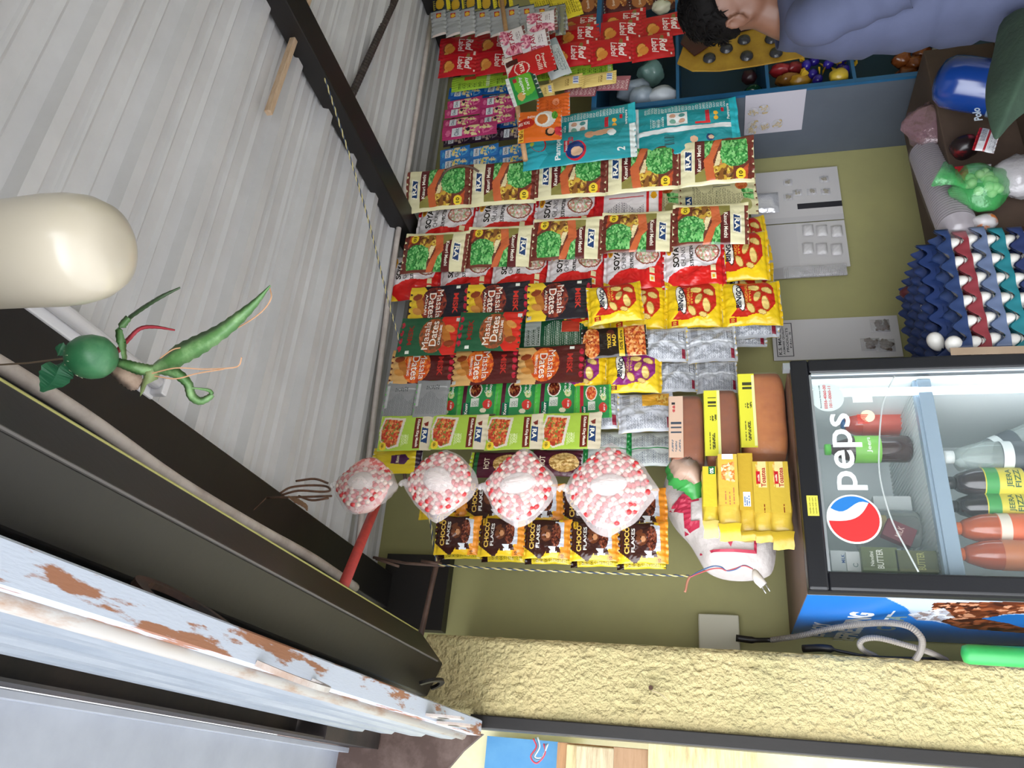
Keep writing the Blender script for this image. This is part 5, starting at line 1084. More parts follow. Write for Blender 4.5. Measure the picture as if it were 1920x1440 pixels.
o = gb.ob('green_broom', mat('green_plastic', '#2f9e50', .45, var='#2a9048', vscale=8), smooth=True); tag(o, 'bright green plastic handle end standing between the jamb and the fridge', 'handle')
q = oY(1838, 1230, 2.10); G().tube([q, q+Vector((0, .01, 0))], .0035, 10).ob('hole', mat('hole_brown', '#6a5a3a', .8), o, True)
# nail hole in the stucco
q = oY(1220, 1289, YJ-.006); G().tube([q, q+Vector((0, .012, 0))], .0055, 12).ob('nail_hole', mat('hole_dark', '#4a3428', .9)); o = bpy.data.objects['nail_hole']; tag(o, 'small round dark drill hole in the yellow stucco', 'hole')
o = G().tube(spl([oY(1222, 1295, YJ-.008), oY(1232, 1298, YJ-.012), oY(1243, 1305, YJ-.012), oY(1252, 1313, YJ-.01)], 4), .0012, 5).ob('thread_end', mat('thread_pale', '#b8a888', .8), smooth=True); tag(o, 'thin pale thread hanging from the hole in the stucco', 'thread')
# blue paint smears on the stucco
for i, (px, py, rx, rz, c_) in enumerate(((1662, 1291, .007, .016, '#7f9f92'), (1610, 1290, .004, .04, '#8a9a80'), (1636, 1312, .006, .007, '#8faa88'), (1576, 1378, .011, .016, '#8a9a88'), (808, 1288, .014, .03, '#a9c0a8'), (1783, 1264, .006, .01, '#8a9080'))):
    pass

# ------------------------------------------------------------------ printed cards hung on wall and shelf side
def card(px, py, hx, wy, Y, label, shapes, texts=(), base='#c6c3c4', film=True, items=None):
    c = oY(px, py, Y); w = (oY(px, py-wy/2, Y)-oY(px, py+wy/2, Y)).length*1000; h = (oY(px-hx/2, py, Y)-oY(px+hx/2, py, Y)).length*1000
    root = emp('hanging_card'); board('card', c, (1, 0, 0), (0, 0, 1), w, h, base, shapes(w, h) if callable(shapes) else shapes, texts(w, h) if callable(texts) else texts, parent=root, res=3)
    if items: items(root, c, w/1000, h/1000)
    return root, label
film2 = mat('card_film', '#e8e6ea', .1, trans=.72, bump=.9, bscale=35, bdist=.01, spec=1)
def pouch(root, c, w, h, m, name, inner=None, d=.010, n=1):
    V = []; F = []; k = 10
    for s in (1, -1):
        for i in range(k+1):
            for j in range(k+1):
                x, z = -1+2*i/k, -1+2*j/k; b_ = d*((1-abs(x)**3)*(1-abs(z)**3))**.6
                V.append(c+Vector((x*w/2, -(b_+.0015*math.sin(9*x+7*z))*(1 if s == 1 else .0)-.001, z*h/2)))
        o0 = (0 if s == 1 else (k+1)**2)
        for i in range(k):
            for j in range(k): a = o0+i*(k+1)+j; F.append((a, a+k+1, a+k+2, a+1) if s == 1 else (a+1, a+k+2, a+k+1, a))
    o = me(name, V, F, m, root, True)
    if inner: inner(o)
    return o
nutm = mat('cashew', '#b8a070', .5); spm = mat('spice_brown', '#6a5c3a', .7, var='#8a7c50', vscale=80)
def lumps(par, c, r, n, m, seed, s=.006):
    g = G(); rd = random.Random(seed)
    for _ in range(n): g.ell(c+Vector((rd.uniform(-r, r), -rd.uniform(.003, .006), rd.uniform(-r, r))), (s*rd.uniform(.6, 1.1), s*.5, s*rd.uniform(.5, .9)), 7, 5, Matrix.Rotation(rd.uniform(0, 3), 3, 'Y'))
    o = g.ob('filling', m, par, True); o['kind'] = 'stuff'
def it2(root, c, w, h):
    for px, py in ((1477, 343), (1545, 337), (1478, 370), (1495, 362), (1522, 360), (1548, 360)):
        q = oY(px, py, c.y-.002); p = pouch(root, q, .032, .036, film2, 'small_pouch'); lumps(p, q, .007, 9, spm, px)
r_, l_ = card(1490, 367, 170, 98, 2.535, '', lambda w, h: [('r', -w/2, -h/2, -w/2+26, h/2, '#bdbabc'), ('r', -w*.26, -h*.5, -w*.16, -h*.02, '#23222a')], items=it2)
pouch(r_, oY(1428, 382, 2.53), .10, .13, mat('shiny_film', '#d4d4da', .12, metal=.3, bump=.8, bscale=25, bdist=.01), 'shiny_wrap', d=.02); settle(r_, 'top')
tag(r_, 'white card with small spice pouches hanging beside the upper leaf packets', 'card')
def it3(root, c, w, h):
    wp = mat('white_pouch', '#cbc8ca', .3, bump=.5, bscale=30)
    for i, px in enumerate((1515, 1541, 1569)):
        for j, py in enumerate((432, 466)): q = oY(px, py+(i*1), c.y-.004); pouch(root, q, .052, .040, wp, 'white_pouch', d=.012)
r_, l_ = card(1512, 460, 152, 86, 2.53, '', lambda w, h: [('r', -w/2, h*.1, w/2, h/2, '#c0bdbf')], items=it3); settle(r_, 'top')
tag(r_, 'white card with two rows of white pouches, hanging below the spice card', 'card')
r_, l_ = card(1513, 510, 148, 20, 2.52, '', lambda w, h: [('lines', -w/2, -h/2, w/2, h*.3, '#7a7478', 6)], base='#a8a4a6', items=lambda r, c, w, h: pouch(r, c+Vector((0, -.004, -h*.1)), w, h*.8, film2, 'clear_strip')); settle(r_, 'top')
tag(r_, 'clear plastic strip of pouches seen edge on beside the white pouch card', 'card')
def it4(root, c, w, h):
    dk_ = mat('dark_spice', '#4a4038', .6, var='#6a5a50', vscale=60)
    for px, py in ((1650, 611), (1632, 646), (1660, 648)):
        q = oY(px, py, c.y-.003); p = pouch(root, q, .050, .062, film2, 'spice_pouch', d=.014); lumps(p, q+Vector((0, -.003, -.004)), .018, 26, dk_, px, .009)
r_, l_ = card(1566, 634, 240, 76, 2.535, '', lambda w, h: [('r', -w*.40, h*.5-70, w*.42, h*.5-12, '#4a484e'), ('r', -w*.385, h*.5-67, w*.405, h*.5-15, '#c9c6c8')],
     lambda w, h: [('K.S. MASALA', 0, h*.5-24, w*.72, 11, '#3a383e', dict(bold=.02)), ('AGMARK QUALITY', 0, h*.5-38, w*.72, 8, '#3a383e'), ('PRODUCTS', 0, h*.5-50, w*.6, 8, '#3a383e'), ('No. 5', 0, h*.5-61, w*.4, 6, '#3a383e')], base='#c9c6c8', items=it4)
settle(r_, 'top'); tag(r_, 'long white printed card with dark spice pouches just above the fridge', 'card')

# ------------------------------------------------------------------ blue shelf unit
SX, SY = 2.398, 2.2
bpan = mat('shelf_side_grey', '#5a616c', .6, var='#525964', vscale=3); bblue = mat('shelf_blue', '#205f8a', .45, var='#1b5278', vscale=5)
su = emp('shelf_unit', (SX+.7, YW, -1.6)); O2 = -Vector(su.location)
def s2_(o): o.data.transform(Matrix.Translation(O2)); return o
ztop = oY(1108, 212, SY).z
s2_(G().box((SX, SY+.012, -1.6), (SX+.018, YW-.002, ztop)).ob('side_panel', bpan, su))
s2_(G().box((SX-.001, SY, -1.6), (SX+.02, SY+.012, ztop)).ob('edge_strip', bblue, su)); s2_(G().box((SX+1.4, SY, -1.6), (SX+1.42, YW-.016, ztop)).ob('side_panel', bblue, su))
s2_(G().box((SX+.018, YW-.014, -1.6), (SX+1.4, YW-.002, ztop)).ob('back_panel', mat('shelf_back', '#1f4258', .6), su))
SZ = [ztop-.02]
for px, py in ((1268, 190), (1438, 172), (1600, 150), (1778, 135)):
    z = oY(px, py, SY).z; SZ.append(z); s2_(G().box((SX+.018, SY+.002, z-.012), (SX+1.4, YW-.014, z)).ob('shelf_board', bblue, su))
tag(su, 'blue painted shelf unit with a grey side standing against the wall behind the shopkeeper', 'shelf')
s2_(G().box((SX+.018, SY, SZ[0]), (SX+1.4, YW-.014, ztop)).ob('top_board', bblue, su))
# card on the side of the shelf
def xq(px, py): return oX(px, py, SX-.006)
a, b = xq(1440, 262), xq(1508, 205)
def cashew(seed):
    g = G(); rd = random.Random(seed); return g
rc = emp('hanging_card'); c0_, c1_ = xq(1398, 180), xq(1503, 243)
lo_ = (min(c0_.y, c1_.y), min(c0_.z, c1_.z)); hi_ = (max(c0_.y, c1_.y), max(c0_.z, c1_.z))
board('card', (SX-.006, (lo_[0]+hi_[0])/2, (lo_[1]+hi_[1])/2), (0, -1, 0), (0, 0, 1), (hi_[0]-lo_[0])*1000, (hi_[1]-lo_[1])*1000, '#bcb8c2', [], [], parent=rc)
for px, py in ((1413, 208), (1432, 203), (1409, 243), (1412, 232), (1433, 235), (1457, 230)):
    q = xq(px, py); p = G().ell(q+Vector((-.006, 0, 0)), (.004, .022, .022), 12, 8).ob('small_pouch', film2, rc, True); g = G(); rd = random.Random(px*7+py)
    for _ in range(8):
        c = q+Vector((-.007, rd.uniform(-.014, .014), rd.uniform(-.014, .014))); pts = [c+Vector((0, math.cos(a_)*.006, math.sin(a_)*.006)) for a_ in [rd.uniform(0, 6)+k*.8 for k in range(4)]]
        a0 = rd.uniform(0, 6); pts = [c+Vector((0, math.cos(a0+k*.8)*.006, math.sin(a0+k*.8)*.006)) for k in range(4)]; g.tube(pts, [.002, .003, .003, .002], 6)
    o = g.ob('nuts', nutm, p, True); o['kind'] = 'stuff'
settle(rc, 'top'); tag(rc, 'pale card with pouches of curled nuts taped on the side of the blue shelf', 'card')

# ------------------------------------------------------------------ goods on the shelf unit
def blob(c, r, name, label, cat, m, seed, amp=.25, group=None, n=22, mm=14, crease=30, parent=None, knot=None):
    V = []; F = []; c = Vector(c)
    for i in range(mm+1):
        th = math.pi*i/mm
        for k in range(n):
            ph = 6.2832*k/n; p = Vector((math.sin(th)*math.cos(ph), math.sin(th)*math.sin(ph), math.cos(th)))
            s = 1+amp*noise.noise(p*1.7+Vector((seed, 0, 0)))+amp*.45*noise.noise(p*4.5+Vector((0, seed, 0)))
            if knot and th < .5: s *= 1+knot*(1-th/.5)
            V.append(c+Vector((p.x*r[0]*s, p.y*r[1]*s, p.z*r[2]*s)))
    for i in range(mm):
        for k in range(n): a = i*n+k; b = i*n+(k+1) % n; F.append((a, a+n, b+n, b))
    o = me(name, V, F, m, parent, True)
    if not parent: settle(o); tag(o, label, cat, group)
    return o
pbag = mat('clear_bag_grey', '#a9b4b8', .15, trans=.35, bump=.9, bscale=25, bdist=.012, spec=.9)
gbag = mat('tinted_bag', '#7fa39a', .18, trans=.3, bump=.9, bscale=22, bdist=.012, spec=.9)
gpk = mat('grey_white_pack', '#8f9aa5', .4, var='#6f7c88', vscale=12, bump=.5, bscale=22)
Yq = 2.32
o = blob(oY(1222, 138, Yq), (.055, .06, .05), 'plastic_bag', 'clear green tinted bag standing on the top shelf of the blue unit', 'bag', gbag, 3, knot=.3)
blob(oY(1190, 170, 2.27), (.04, .05, .075), 'plastic_bag', 'grey plastic packet at the left end of the top shelf', 'bag', gpk, 9)
blob(oY(1204, 182, 2.24), (.042, .045, .05), 'wrapped_packet', 'rounded grey white packet beside the shelf edge', 'packet', gpk, 12, .15)
blob(oY(1241, 181, 2.24), (.038, .045, .055), 'wrapped_packet', 'squarish pale grey packet lying at the front of the top shelf', 'packet', mat('pale_pack', '#a9b0b8', .4, bump=.5, bscale=22), 21, .15)
blob(oY(1412, 172, 2.28), (.022, .03, .034), 'small_bottle', 'dark green glossy item in the second shelf compartment', 'bottle', mat('dark_green_gloss', '#14402c', .15), 5, .1)
blob(oY(1405, 145, 2.34), (.03, .03, .03), 'dark_pouch', 'dark reddish pouch in the shadow of the second compartment', 'pouch', mat('dark_red_pouch', '#3a1c20', .4), 6, .2)
for i, (px, py, c_, lab) in enumerate(((1466, 132, '#8f1f24', 'red pouch at the left in the third compartment'), (1478, 150, '#8a5a20', 'brownish orange pouch low in the third compartment'), (1489, 130, '#7a1c22', 'dark red pouch in the third compartment'), (1500, 152, '#b98a24', 'mustard pouch beside the purple wrappers'))):
    blob(oY(px, py, 2.29), (.022, .03, .045), 'snack_pouch', lab, 'pouch', mat('pouch_%d' % i, c_, .3, bump=.5, bscale=30), 30+i, .25)
pur, yel = mat('purple_foil', '#2c1f86', .2, bump=.6, bscale=60), mat('yellow_foil', '#d0a82c', .25, bump=.6, bscale=60)
for i, (px, py) in enumerate(((1512, 122), (1524, 138), (1520, 108), (1540, 118), (1545, 150), (1558, 130), (1565, 108), (1575, 140), (1530, 158))):
    rt = emp('twist_candy'); c = oY(px, py, 2.25+.01*(i % 3)); G().ell(c, (.022, .02, .018), 10, 7).ob('wrapper', pur if i != 4 else yel, rt, True)
    for s in (-1, 1):
        g = G(); leafm(g, [c+Vector((s*.02, 0, .006)), c+Vector((s*.032, -.003, .014)), c+Vector((s*.042, -.002, .022))], [.003, .012, .016], Vector((0, 1, .3)), .3, 3); g.ob('twist_end', yel, rt)
    settle(rt); rt.rotation_euler = (0, i*.7, i*1.1); tag(rt, 'purple and yellow twist wrapped sweet '+['at the left of the heap', 'in the middle of the heap', 'topmost at the left of the heap', 'topmost in the middle of the heap', 'with an all yellow wrapper', 'beside the round yellow pouch', 'topmost at the right of the heap', 'hiding behind the round yellow pouch', 'lowest at the front of the heap'][i], 'sweet', 'twist wrapped sweets')
blob(oY(1573, 143, 2.22), (.032, .03, .034), 'round_pouch', 'round yellow pouch at the right of the purple sweets', 'pouch', mat('yellow_pouch', '#b3982c', .3, bump=.6, bscale=30), 55, .12)
for i, (px, py) in enumerate(((1690, 112), (1712, 120), (1728, 104), (1700, 138))):
    blob(oY(px, py, 2.26+.01*i), (.028, .03, .034), 'orange_pouch', ['amber pouch standing at the left', 'amber pouch in the middle', 'amber pouch leaning right', 'amber pouch lying lowest'][i]+' of the fourth compartment', 'pouch', mat('amber_pouch', '#6a3618', .25, var='#8a4c1c', vscale=20, bump=.6, bscale=30), 60+i, .3)
blob(oY(1762, 105, 2.2), (.058, .04, .03), 'crumpled_bag', 'white crumpled bag beside the amber pouches', 'bag', mat('white_bag', '#a9a8a8', .4, bump=.6, bscale=30), 71, .2)
blob(oY(1744, 66, 2.22), (.02, .03, .024), 'red_ball', 'small red ball above the white crumpled bag', 'ball', mat('red_lid', '#7a1c1c', .3), 72, .05)
# yellow blister card of black round toys hanging in front of the shelf
bc = emp('blister_card'); YT = 2.08
A_, B2, C_, D_ = oY(1268, 118, YT), oY(1530, 92, YT), oY(1450, 52, YT), oY(1330, 70, YT)
pts = [oY(1270, 118, YT), oY(1298, 132, YT), oY(1350, 132, YT), oY(1420, 122, YT), oY(1518, 104, YT), oY(1470, 86, YT), oY(1425, 52, YT), oY(1360, 62, YT), oY(1300, 104, YT), oY(1282, 85, YT)]
g = G(); n = len(pts); g.add(pts+[p+Vector((0, .006, 0)) for p in pts], [tuple(range(n)), tuple(range(2*n-1, n-1, -1))]+[(i, i+n, (i+1) % n+n, (i+1) % n) for i in range(n)])
o = g.ob('card', mat('mustard_card', '#a8842a', .4, var='#8f6a1e', vscale=12), bc)
pts = [oY(1276, 80, YT-.01), oY(1302, 104, YT-.01), oY(1355, 68, YT-.01), oY(1420, 50, YT-.01), oY(1424, 34, YT-.01), oY(1340, 30, YT-.01), oY(1290, 50, YT-.01)]; n = len(pts)
G().add(pts+[p+Vector((0, .005, 0)) for p in pts], [tuple(range(n)), tuple(range(2*n-1, n-1, -1))]+[(i, i+n, (i+1) % n+n, (i+1) % n) for i in range(n)]).ob('folded_header', mat('dark_header', '#141416', .35, var='#3a1418', vscale=4), bc)
wh = mat('toy_black', '#26272c', .2, bump=.8, bscale=80)
for px, py in ((1330, 110), (1400, 106), (1455, 100), (1395, 76), (1446, 74), (1362, 92)):
    q = oY(px, py, YT-.004); G().lathe([(0, .016), (.012, .015), (.021, .010), (.024, 0)], q, axis=(0, -1, 0), n=20).ob('blister', wh, bc, True)
settle(bc, 'top'); tag(bc, 'mustard yellow blister card of round black toys with a folded dark header', 'toy card')
blob(oY(1240, 14, 2.2), (.028, .03, .038), 'pale_pouch', 'pale greenish pouch above the red tea sachets by the hair', 'pouch', mat('pale_pouch', '#b5b49a', .35, bump=.6, bscale=30), 80, .2)

# ------------------------------------------------------------------ counter with egg trays, bags and jar
ct = G().box((1.16, 1.70, -1.0), (2.36, YW-.005, -.97)).box((1.18, 1.72, -1.6), (1.22, 2.5, -1.0)).box((2.30, 1.72, -1.6), (2.34, 2.5, -1.0)).box((1.22, 2.44, -1.6), (2.3, 2.48, -1.0)).ob('counter', mat('counter_brown', '#5b4a3c', .6, var='#4b3c30', vscale=4))
tag(ct, 'low brown counter carrying the egg trays and bags', 'counter')
EY0 = 1.975; ea, eb = oY(1800, 655, EY0), oY(1772, 432, EY0); EX0, EX1 = ea.x, eb.x; EW = EX1-EX0; ED = .30
print('egg width', EW, ea.z, eb.z)
pit = .05; ncx = 6; ncy = 6; px_ = EW/ncx; py__ = ED/ncy
def tray_mesh():
    V = []; F = []; nx, ny = ncx*8, ncy*8
    def h(i, j):
        u, v = i/8, j/8; cu, cv_ = math.cos(6.2832*u), math.cos(6.2832*v)          # corners of cells are posts
        return .0165*(cu*.5+cv_*.5)+.007*max(0, cu*cv_)*(cu > 0)
    for th in (0, -.0016):
        for j in range(ny+1):
            for i in range(nx+1): V.append((EW*i/nx, ED*j/ny, h(i, j)+th))
    N1 = (nx+1)*(ny+1)
    for j in range(ny):
        for i in range(nx): a = j*(nx+1)+i; F.append((a, a+1, a+nx+2, a+nx+1)); F.append((a+N1, a+nx+1+N1, a+nx+2+N1, a+1+N1))
    # fluted rim covering the lower part of the outer eggs
    per = [(EW*i/(nx*1.0), 0, i/8) for i in range(nx+1)]+[(EW, ED*j/ny, j/8) for j in range(1, ny+1)]+[(EW*(nx-i)/nx, ED, (nx-i)/8) for i in range(1, nx+1)]+[(0, ED*(ny-j)/ny, (ny-j)/8) for j in range(1, ny)]
    k = len(V); m = len(per)
    for x, y, u in per:
        c = math.cos(6.2832*u); ox = (.0035*(1-c))*(-1 if x == 0 else 1 if x == EW else 0); oy = (.0035*(1-c))*(-1 if y == 0 else 1 if y == ED else 0)
        V += [(x, y, .004+.014*c), (x+ox*.6, y+oy*.6, -.004+.010*c), (x+ox, y+oy, -.020)]
    for i in range(m):
        a, b = k+3*i, k+3*((i+1) % m); F += [(a, a+1, b+1, b), (a+1, a+2, b+2, b+1)]
    return V, F
TV, TF = tray_mesh(); tp = 1.0
tcols = [('#24365e', 'dark blue'), ('#7d3038', 'dark red'), ('#5a6886', 'greyish blue'), ('#1f6f7a', 'teal'), ('#23305a', 'deep navy'), ('#7a3a40', 'faded red')]
egm = mat('eggshell', '#dcdad6', .45, var='#cfccc6', vscale=12)
def egg_mesh():
    g = G(); P = []
    for i in range(13):
        th = math.pi*i/12; P.append((.0215*math.sin(th)*(1-.12*math.cos(th)), -.028*math.cos(th)))
    g.lathe(P, n=16); d = bpy.data.meshes.new('egg'); d.from_pydata([tuple(v) for v in g.v], [], g.f); d.materials.append(egm); d.polygons.foreach_set('use_smooth', [True]*len(d.polygons)); return d
EGG = egg_mesh(); ZP = .046; ztop_ = (ea.z+eb.z)/2
names_row = ['dark red', 'greyish blue', 'teal', 'deep navy', 'faded red']
def egg(loc, label, group=None, tilt=0):
    o = bpy.data.objects.new('egg', EGG); COL.objects.link(o); o.location = loc; o.rotation_euler = (tilt+random.uniform(-.1, .1), random.uniform(-.15, .15), random.uniform(0, 3)); tag(o, label, 'egg', group)
for k, (c_, nm) in enumerate(tcols):
    z = ztop_-k*ZP; sx = (.004, -.003, .005, 0, -.004, .002)[k]
    o = me('egg_tray', [(EX0+sx+x, EY0+y+.004*(k % 2), z+zz) for x, y, zz in TV], TF, mat('tray_'+c_[1:], c_, .4), None, True); settle(o)
    tag(o, '%s plastic egg tray, %s in the stack beside the fridge' % (nm, ['topmost', 'second from the top', 'third from the top', 'fourth from the top', 'fifth from the top', 'lowest'][k]), 'egg tray')
    if k:
        for i in range(ncx):
            for j in (0, 1, 2): 
                egg((EX0+sx+px_*(i+.5), EY0+py__*(j+.5), z+.010), 'white egg, %s from the fridge, %s row of the %s egg tray' % (['first', 'second', 'third', 'fourth', 'fifth', 'sixth'][i], ['front', 'second', 'third'][j], nm), 'eggs in the %s tray' % nm)
        for j in range(3, ncy): egg((EX0+sx+px_*.5, EY0+py__*(j+.5), z+.010), 'white egg beside the fridge, %s row of the %s egg tray' % (['fourth', 'fifth', 'last'][j-3], nm), 'eggs in the %s tray' % nm)
# loose empty trays nested on the top, set back
for k in range(3):
    o = me('egg_tray', [(EX0+.004+x*.97, EY0+.05+y*.9, ztop_+.014+k*.0125+zz) for x, y, zz in TV], TF, mat('tray_empty_blue', '#1d2f5c', .4), None, True); settle(o)
    tag(o, 'empty dark blue egg tray nested above the full stack, %s of three' % ['lowest', 'middle', 'uppermost'][k], 'egg tray')
for (px, py, yy, lab) in ((1748, 541, 2.10, 'white egg resting on the empty blue trays, nearest their middle'), (1739, 556, 2.14, 'white egg resting behind its neighbours on the blue trays'), (1733, 567, 2.19, 'white egg resting highest on the blue trays'), (1744, 577, 2.13, 'white egg resting lowest of the loose group on the blue trays'), (1755, 641, 2.03, 'lone white egg at the fridge side of the blue trays'), (1790, 648, 1.99, 'white egg tucked in the corner by the fridge')):
    q = oY(px, py, yy); egg(q, lab, tilt=1.0)
rp = blob(oY(1726, 548, 2.25), (.03, .03, .06), 'red_tray_edge', 'dark red plastic edge behind the blue egg trays', 'tray', mat('dark_red_plastic', '#5a2228', .4), 3, .06)
cb = G().bar(oY(1782, 659, 1.95), oY(2060, 652, 1.95), .020, .004, up=(0, 1, 0)).ob('cardboard_sheet', mat('cardboard', '#8f7c68', .8, var='#7f6c58', vscale=6))
tag(cb, 'upright strip of brown cardboard between egg trays and fridge', 'cardboard')
cb = G().box((EX1+.03, 2.05, -.97), (2.35, 2.4, oY(1800, 400, 2.05).z)).ob('cardboard_box', mat('cardboard_dark', '#4f3e33', .8, var='#43342a', vscale=6))
tag(bev(cb, .004), 'brown cardboard box behind the egg trays carrying the bags', 'box')
# sleeve of plastic cups
cs = emp('cup_sleeve'); a, b = oY(1738, 288, 2.16), oY(1800, 440, 2.0); d = (b-a).normalized(); L = (b-a).length; cup = mat('cup_plastic', '#9a949a', .15, trans=.3, spec=.9)
g = G(); k = 0; prof = []
s = 0
while s < L*.93: prof += [(.042, s), (.0535, s+.002), (.0535, s+.005), (.043, s+.0065)]; s += .0125
prof += [(.040, L), (.0, L)]
g.lathe([(0, 0)]+prof, a, axis=d, n=28).ob('stacked_cups', cup, cs, True)
G().lathe([(0, -.02), (.03, -.015), (.058, .0), (.060, L*.3), (.059, L*.8), (.045, L*1.05), (.03, L*1.12)], a, axis=d, n=24).ob('sleeve', mat('sleeve_film', '#b4acb0', .12, trans=.9, bump=.9, bscale=30, bdist=.01, spec=1), cs, True)
settle(cs); tag(cs, 'sleeve of stacked clear plastic cups leaning behind the egg trays', 'cups')
# green bag with pale balls
gr_ = emp('green_bag'); c = oY(1838, 352, 1.98)
blob(c, (.078, .055, .078), 'film', '', '', mat('green_film', '#46a85c', .18, trans=.5, bump=.9, bscale=22, bdist=.012, spec=.9), 90, .22, parent=gr_)
g = G(); rd = random.Random(4)
for _ in range(26):
    p = Vector((rd.uniform(-.5, .6), rd.uniform(-.6, .1), rd.uniform(-.7, .5))); g.ell(c+Vector((p.x*.065, p.y*.045, p.z*.065)), (.014, .013, .013), 10, 7)
o = g.ob('pale_balls', mat('pale_green_ball', '#b9d6a0', .4), gr_, True); o['kind'] = 'stuff'
g = G(); leafm(g, [c+Vector((-.02, -.03, .05)), c+Vector((.0, -.045, .085)), c+Vector((.02, -.04, .12))], [.01, .03, .045], Vector((1, 0, 0)), .3, 5); g.ob('bag_mouth', mat('green_film', '#46a85c', .18), gr_, True)
settle(gr_); tag(gr_, 'translucent green bag of pale round balls above the egg trays', 'bag')
blob(oY(1752, 238, 2.12), (.10, .06, .075), 'plastic_bag', 'pinkish clear plastic bag beside the cup sleeve', 'bag', mat('pink_clear_bag', '#8a6a72', .12, trans=.4, bump=1, bscale=18, bdist=.02, spec=1), 101, .3, knot=.2)
b1 = blob(oY(1808, 276, 2.02), (.035, .04, .038), 'black_pouch', 'black and red pouch above the green bag', 'pouch', mat('black_red_pouch', '#1c1214', .3, var='#7a1c22', vscale=12, vramp=(.5, .6)), 111, .15)
design('redwhite', 'red_packet', 'red and white packet standing right of the black pouch', 'packet', 60, 110, '#b8b8bc', [('r', -30, -8, 30, 4, '#8f1c24'), ('r', -30, 40, 30, 55, '#9a1c24'), ('bars', -10, 10, 22, 34, '#4a4a54', 3), ('lines', -24, -46, 24, -14, '#7a7a84', 5)], [], T=12, back='#9a1c24')
strip('redwhite', 1.96, 1832, 272, 1866, 258, 1, 44, 'by the blue jar', 'red and white packet')
design('redwhite2', 'red_packet', 'red rimmed white packet', 'packet', 60, 110, '#b0b4ba', [('r', -30, 20, 30, 55, '#a81f28')], [], T=12, back='#9a1c24')
strip('redwhite2', 1.99, 1794, 330, 1860, 322, 1, 34, 'tucked behind the green bag', 'red rimmed packet')
blob(oY(1845, 418, 2.0), (.024, .03, .035), 'small_pouch_pack', 'small orange and white pouch just above the trays', 'pouch', mat('orange_white', '#a8a4a6', .4, var='#b8682c', vscale=18, vramp=(.5, .56)), 121, .15)
# clear crate at the right edge
ce = emp('egg_bag'); c = oY(1912, 330, 1.98)
blob(c, (.07, .05, .07), 'film', '', '', mat('clear_white_film', '#b4b0b4', .15, trans=.35, bump=1, bscale=22, bdist=.012, spec=1), 131, .2, parent=ce); settle(ce); tag(ce, 'clear crinkled plastic pack at the picture edge beside the green bag', 'bag')
# blue jar
jr = emp('blue_jar'); c = oY(1828, 160, 1.92); jm = mat('jar_blue', '#12357a', .18, spec=.8); dj = (oY(1905, 172, 1.92)-oY(1765, 150, 1.92)).normalized()
G().lathe([(0, -.115), (.03, -.112), (.06, -.10), (.077, -.075), (.080, -.04), (.080, .06), (.076, .09), (.05, .11), (.035, .125), (0, .127)], c, axis=dj, n=40).ob('body', jm, jr, True)
G().lathe([(.0815, .055), (.083, .057), (.083, .078), (.0795, .082)], c, axis=dj, n=40).ob('pale_band', mat('jar_band', '#7f93a8', .3), jr, True)
G().lathe([(.03, .125), (.036, .127), (.036, .16), (.0, .162)], c, axis=dj, n=24).ob('lid', mat('jar_lid', '#101820', .3), jr, True)
V = []; F = []
q = oY(1832, 214, 1.86)
for tri in text_tris('Polo', 0, 0, .05, .022, 0, .03): k = len(V); V += [q+Vector((a_, .0, b_)) for a_, b_ in tri]; F.append((k, k+1, k+2))
me('label_print', V, F, mat('ink_white2', '#b8c4d0', .4), jr)
settle(jr); tag(jr, 'deep blue round plastic jar with a pale band, right of the shelf', 'jar')
# dark green cloth at the right edge
dg = mat('dark_green_cloth', '#1f3226', .9, var='#2a4030', vscale=6, bump=.5, bscale=14, bdist=.02)
cl = [(1896, -60), (1889, 20), (1872, 75), (1866, 130), (1880, 175), (1893, 213), (1925, 160), (2000, 120), (2060, 60), (2060, -60)]
V = []; F = []; P = [oY(x, y, 1.38) for x, y in cl]; n = len(P); cc = oY(1960, 40, 1.38)
for i in range(7):
    t = i/6
    for k, p in enumerate(P): b_ = cc+(p-cc)*t; V.append(b_+Vector((0, .10*t*t+.012*noise.noise(b_*14), 0)))
for i in range(6):
    for k in range(n): a = i*n+k; b = i*n+(k+1) % n; F.append((a, a+n, b+n, b))
o = me('green_cloth', V, F, dg, None, True); sd = o.modifiers.new('thick', 'SOLIDIFY'); sd.thickness = .006; o.modifiers.new('sub', 'SUBSURF').render_levels = 2
tag(o, 'dark green cloth hanging at the lower right of the shopkeeper', 'cloth')

# ------------------------------------------------------------------ shopkeeper
PD = 2.16                                       # distance of the figure along the view
hc = oD(1372, 10, PD); hz = Vector((0, 0, 1)); rt_ = Vector((right.x, right.y, 0)).normalized(); fw_ = Vector((fwd.x, fwd.y, 0)).normalized()
yaw = math.radians(28); face = (rt_*math.cos(yaw)-fw_*math.sin(yaw)).normalized(); side = hz.cross(face).normalized()   # side = person's left
lean = math.radians(8)
hyaw = math.radians(52); faceH = (rt_*math.cos(hyaw)-fw_*math.sin(hyaw)).normalized(); sideH = hz.cross(faceH).normalized()
def HP(f, s, u): return hc+faceH*f+sideH*s+hz*u
floor_z = -1.6
nk = hc+hz*-.125-face*.03; sh_c = nk+hz*-.045-face*.045+rt_*.026
g = G()
def cap(p, q, r0, r1, n=14):
    p, q = Vector(p), Vector(q); m_ = 7; g.tube([p.lerp(q, i/m_) for i in range(m_+1)], [r0+(r1-r0)*i/m_ for i in range(m_+1)], n); g.ell(p, (r0,)*3, 14, 10); g.ell(q, (r1,)*3, 14, 10)
FR = Matrix((face, side, hz)).transposed(); FH = Matrix((faceH, sideH, hz)).transposed()
def he(f, s, u, r): g.ell(HP(f, s, u), r, 20, 14, FH)
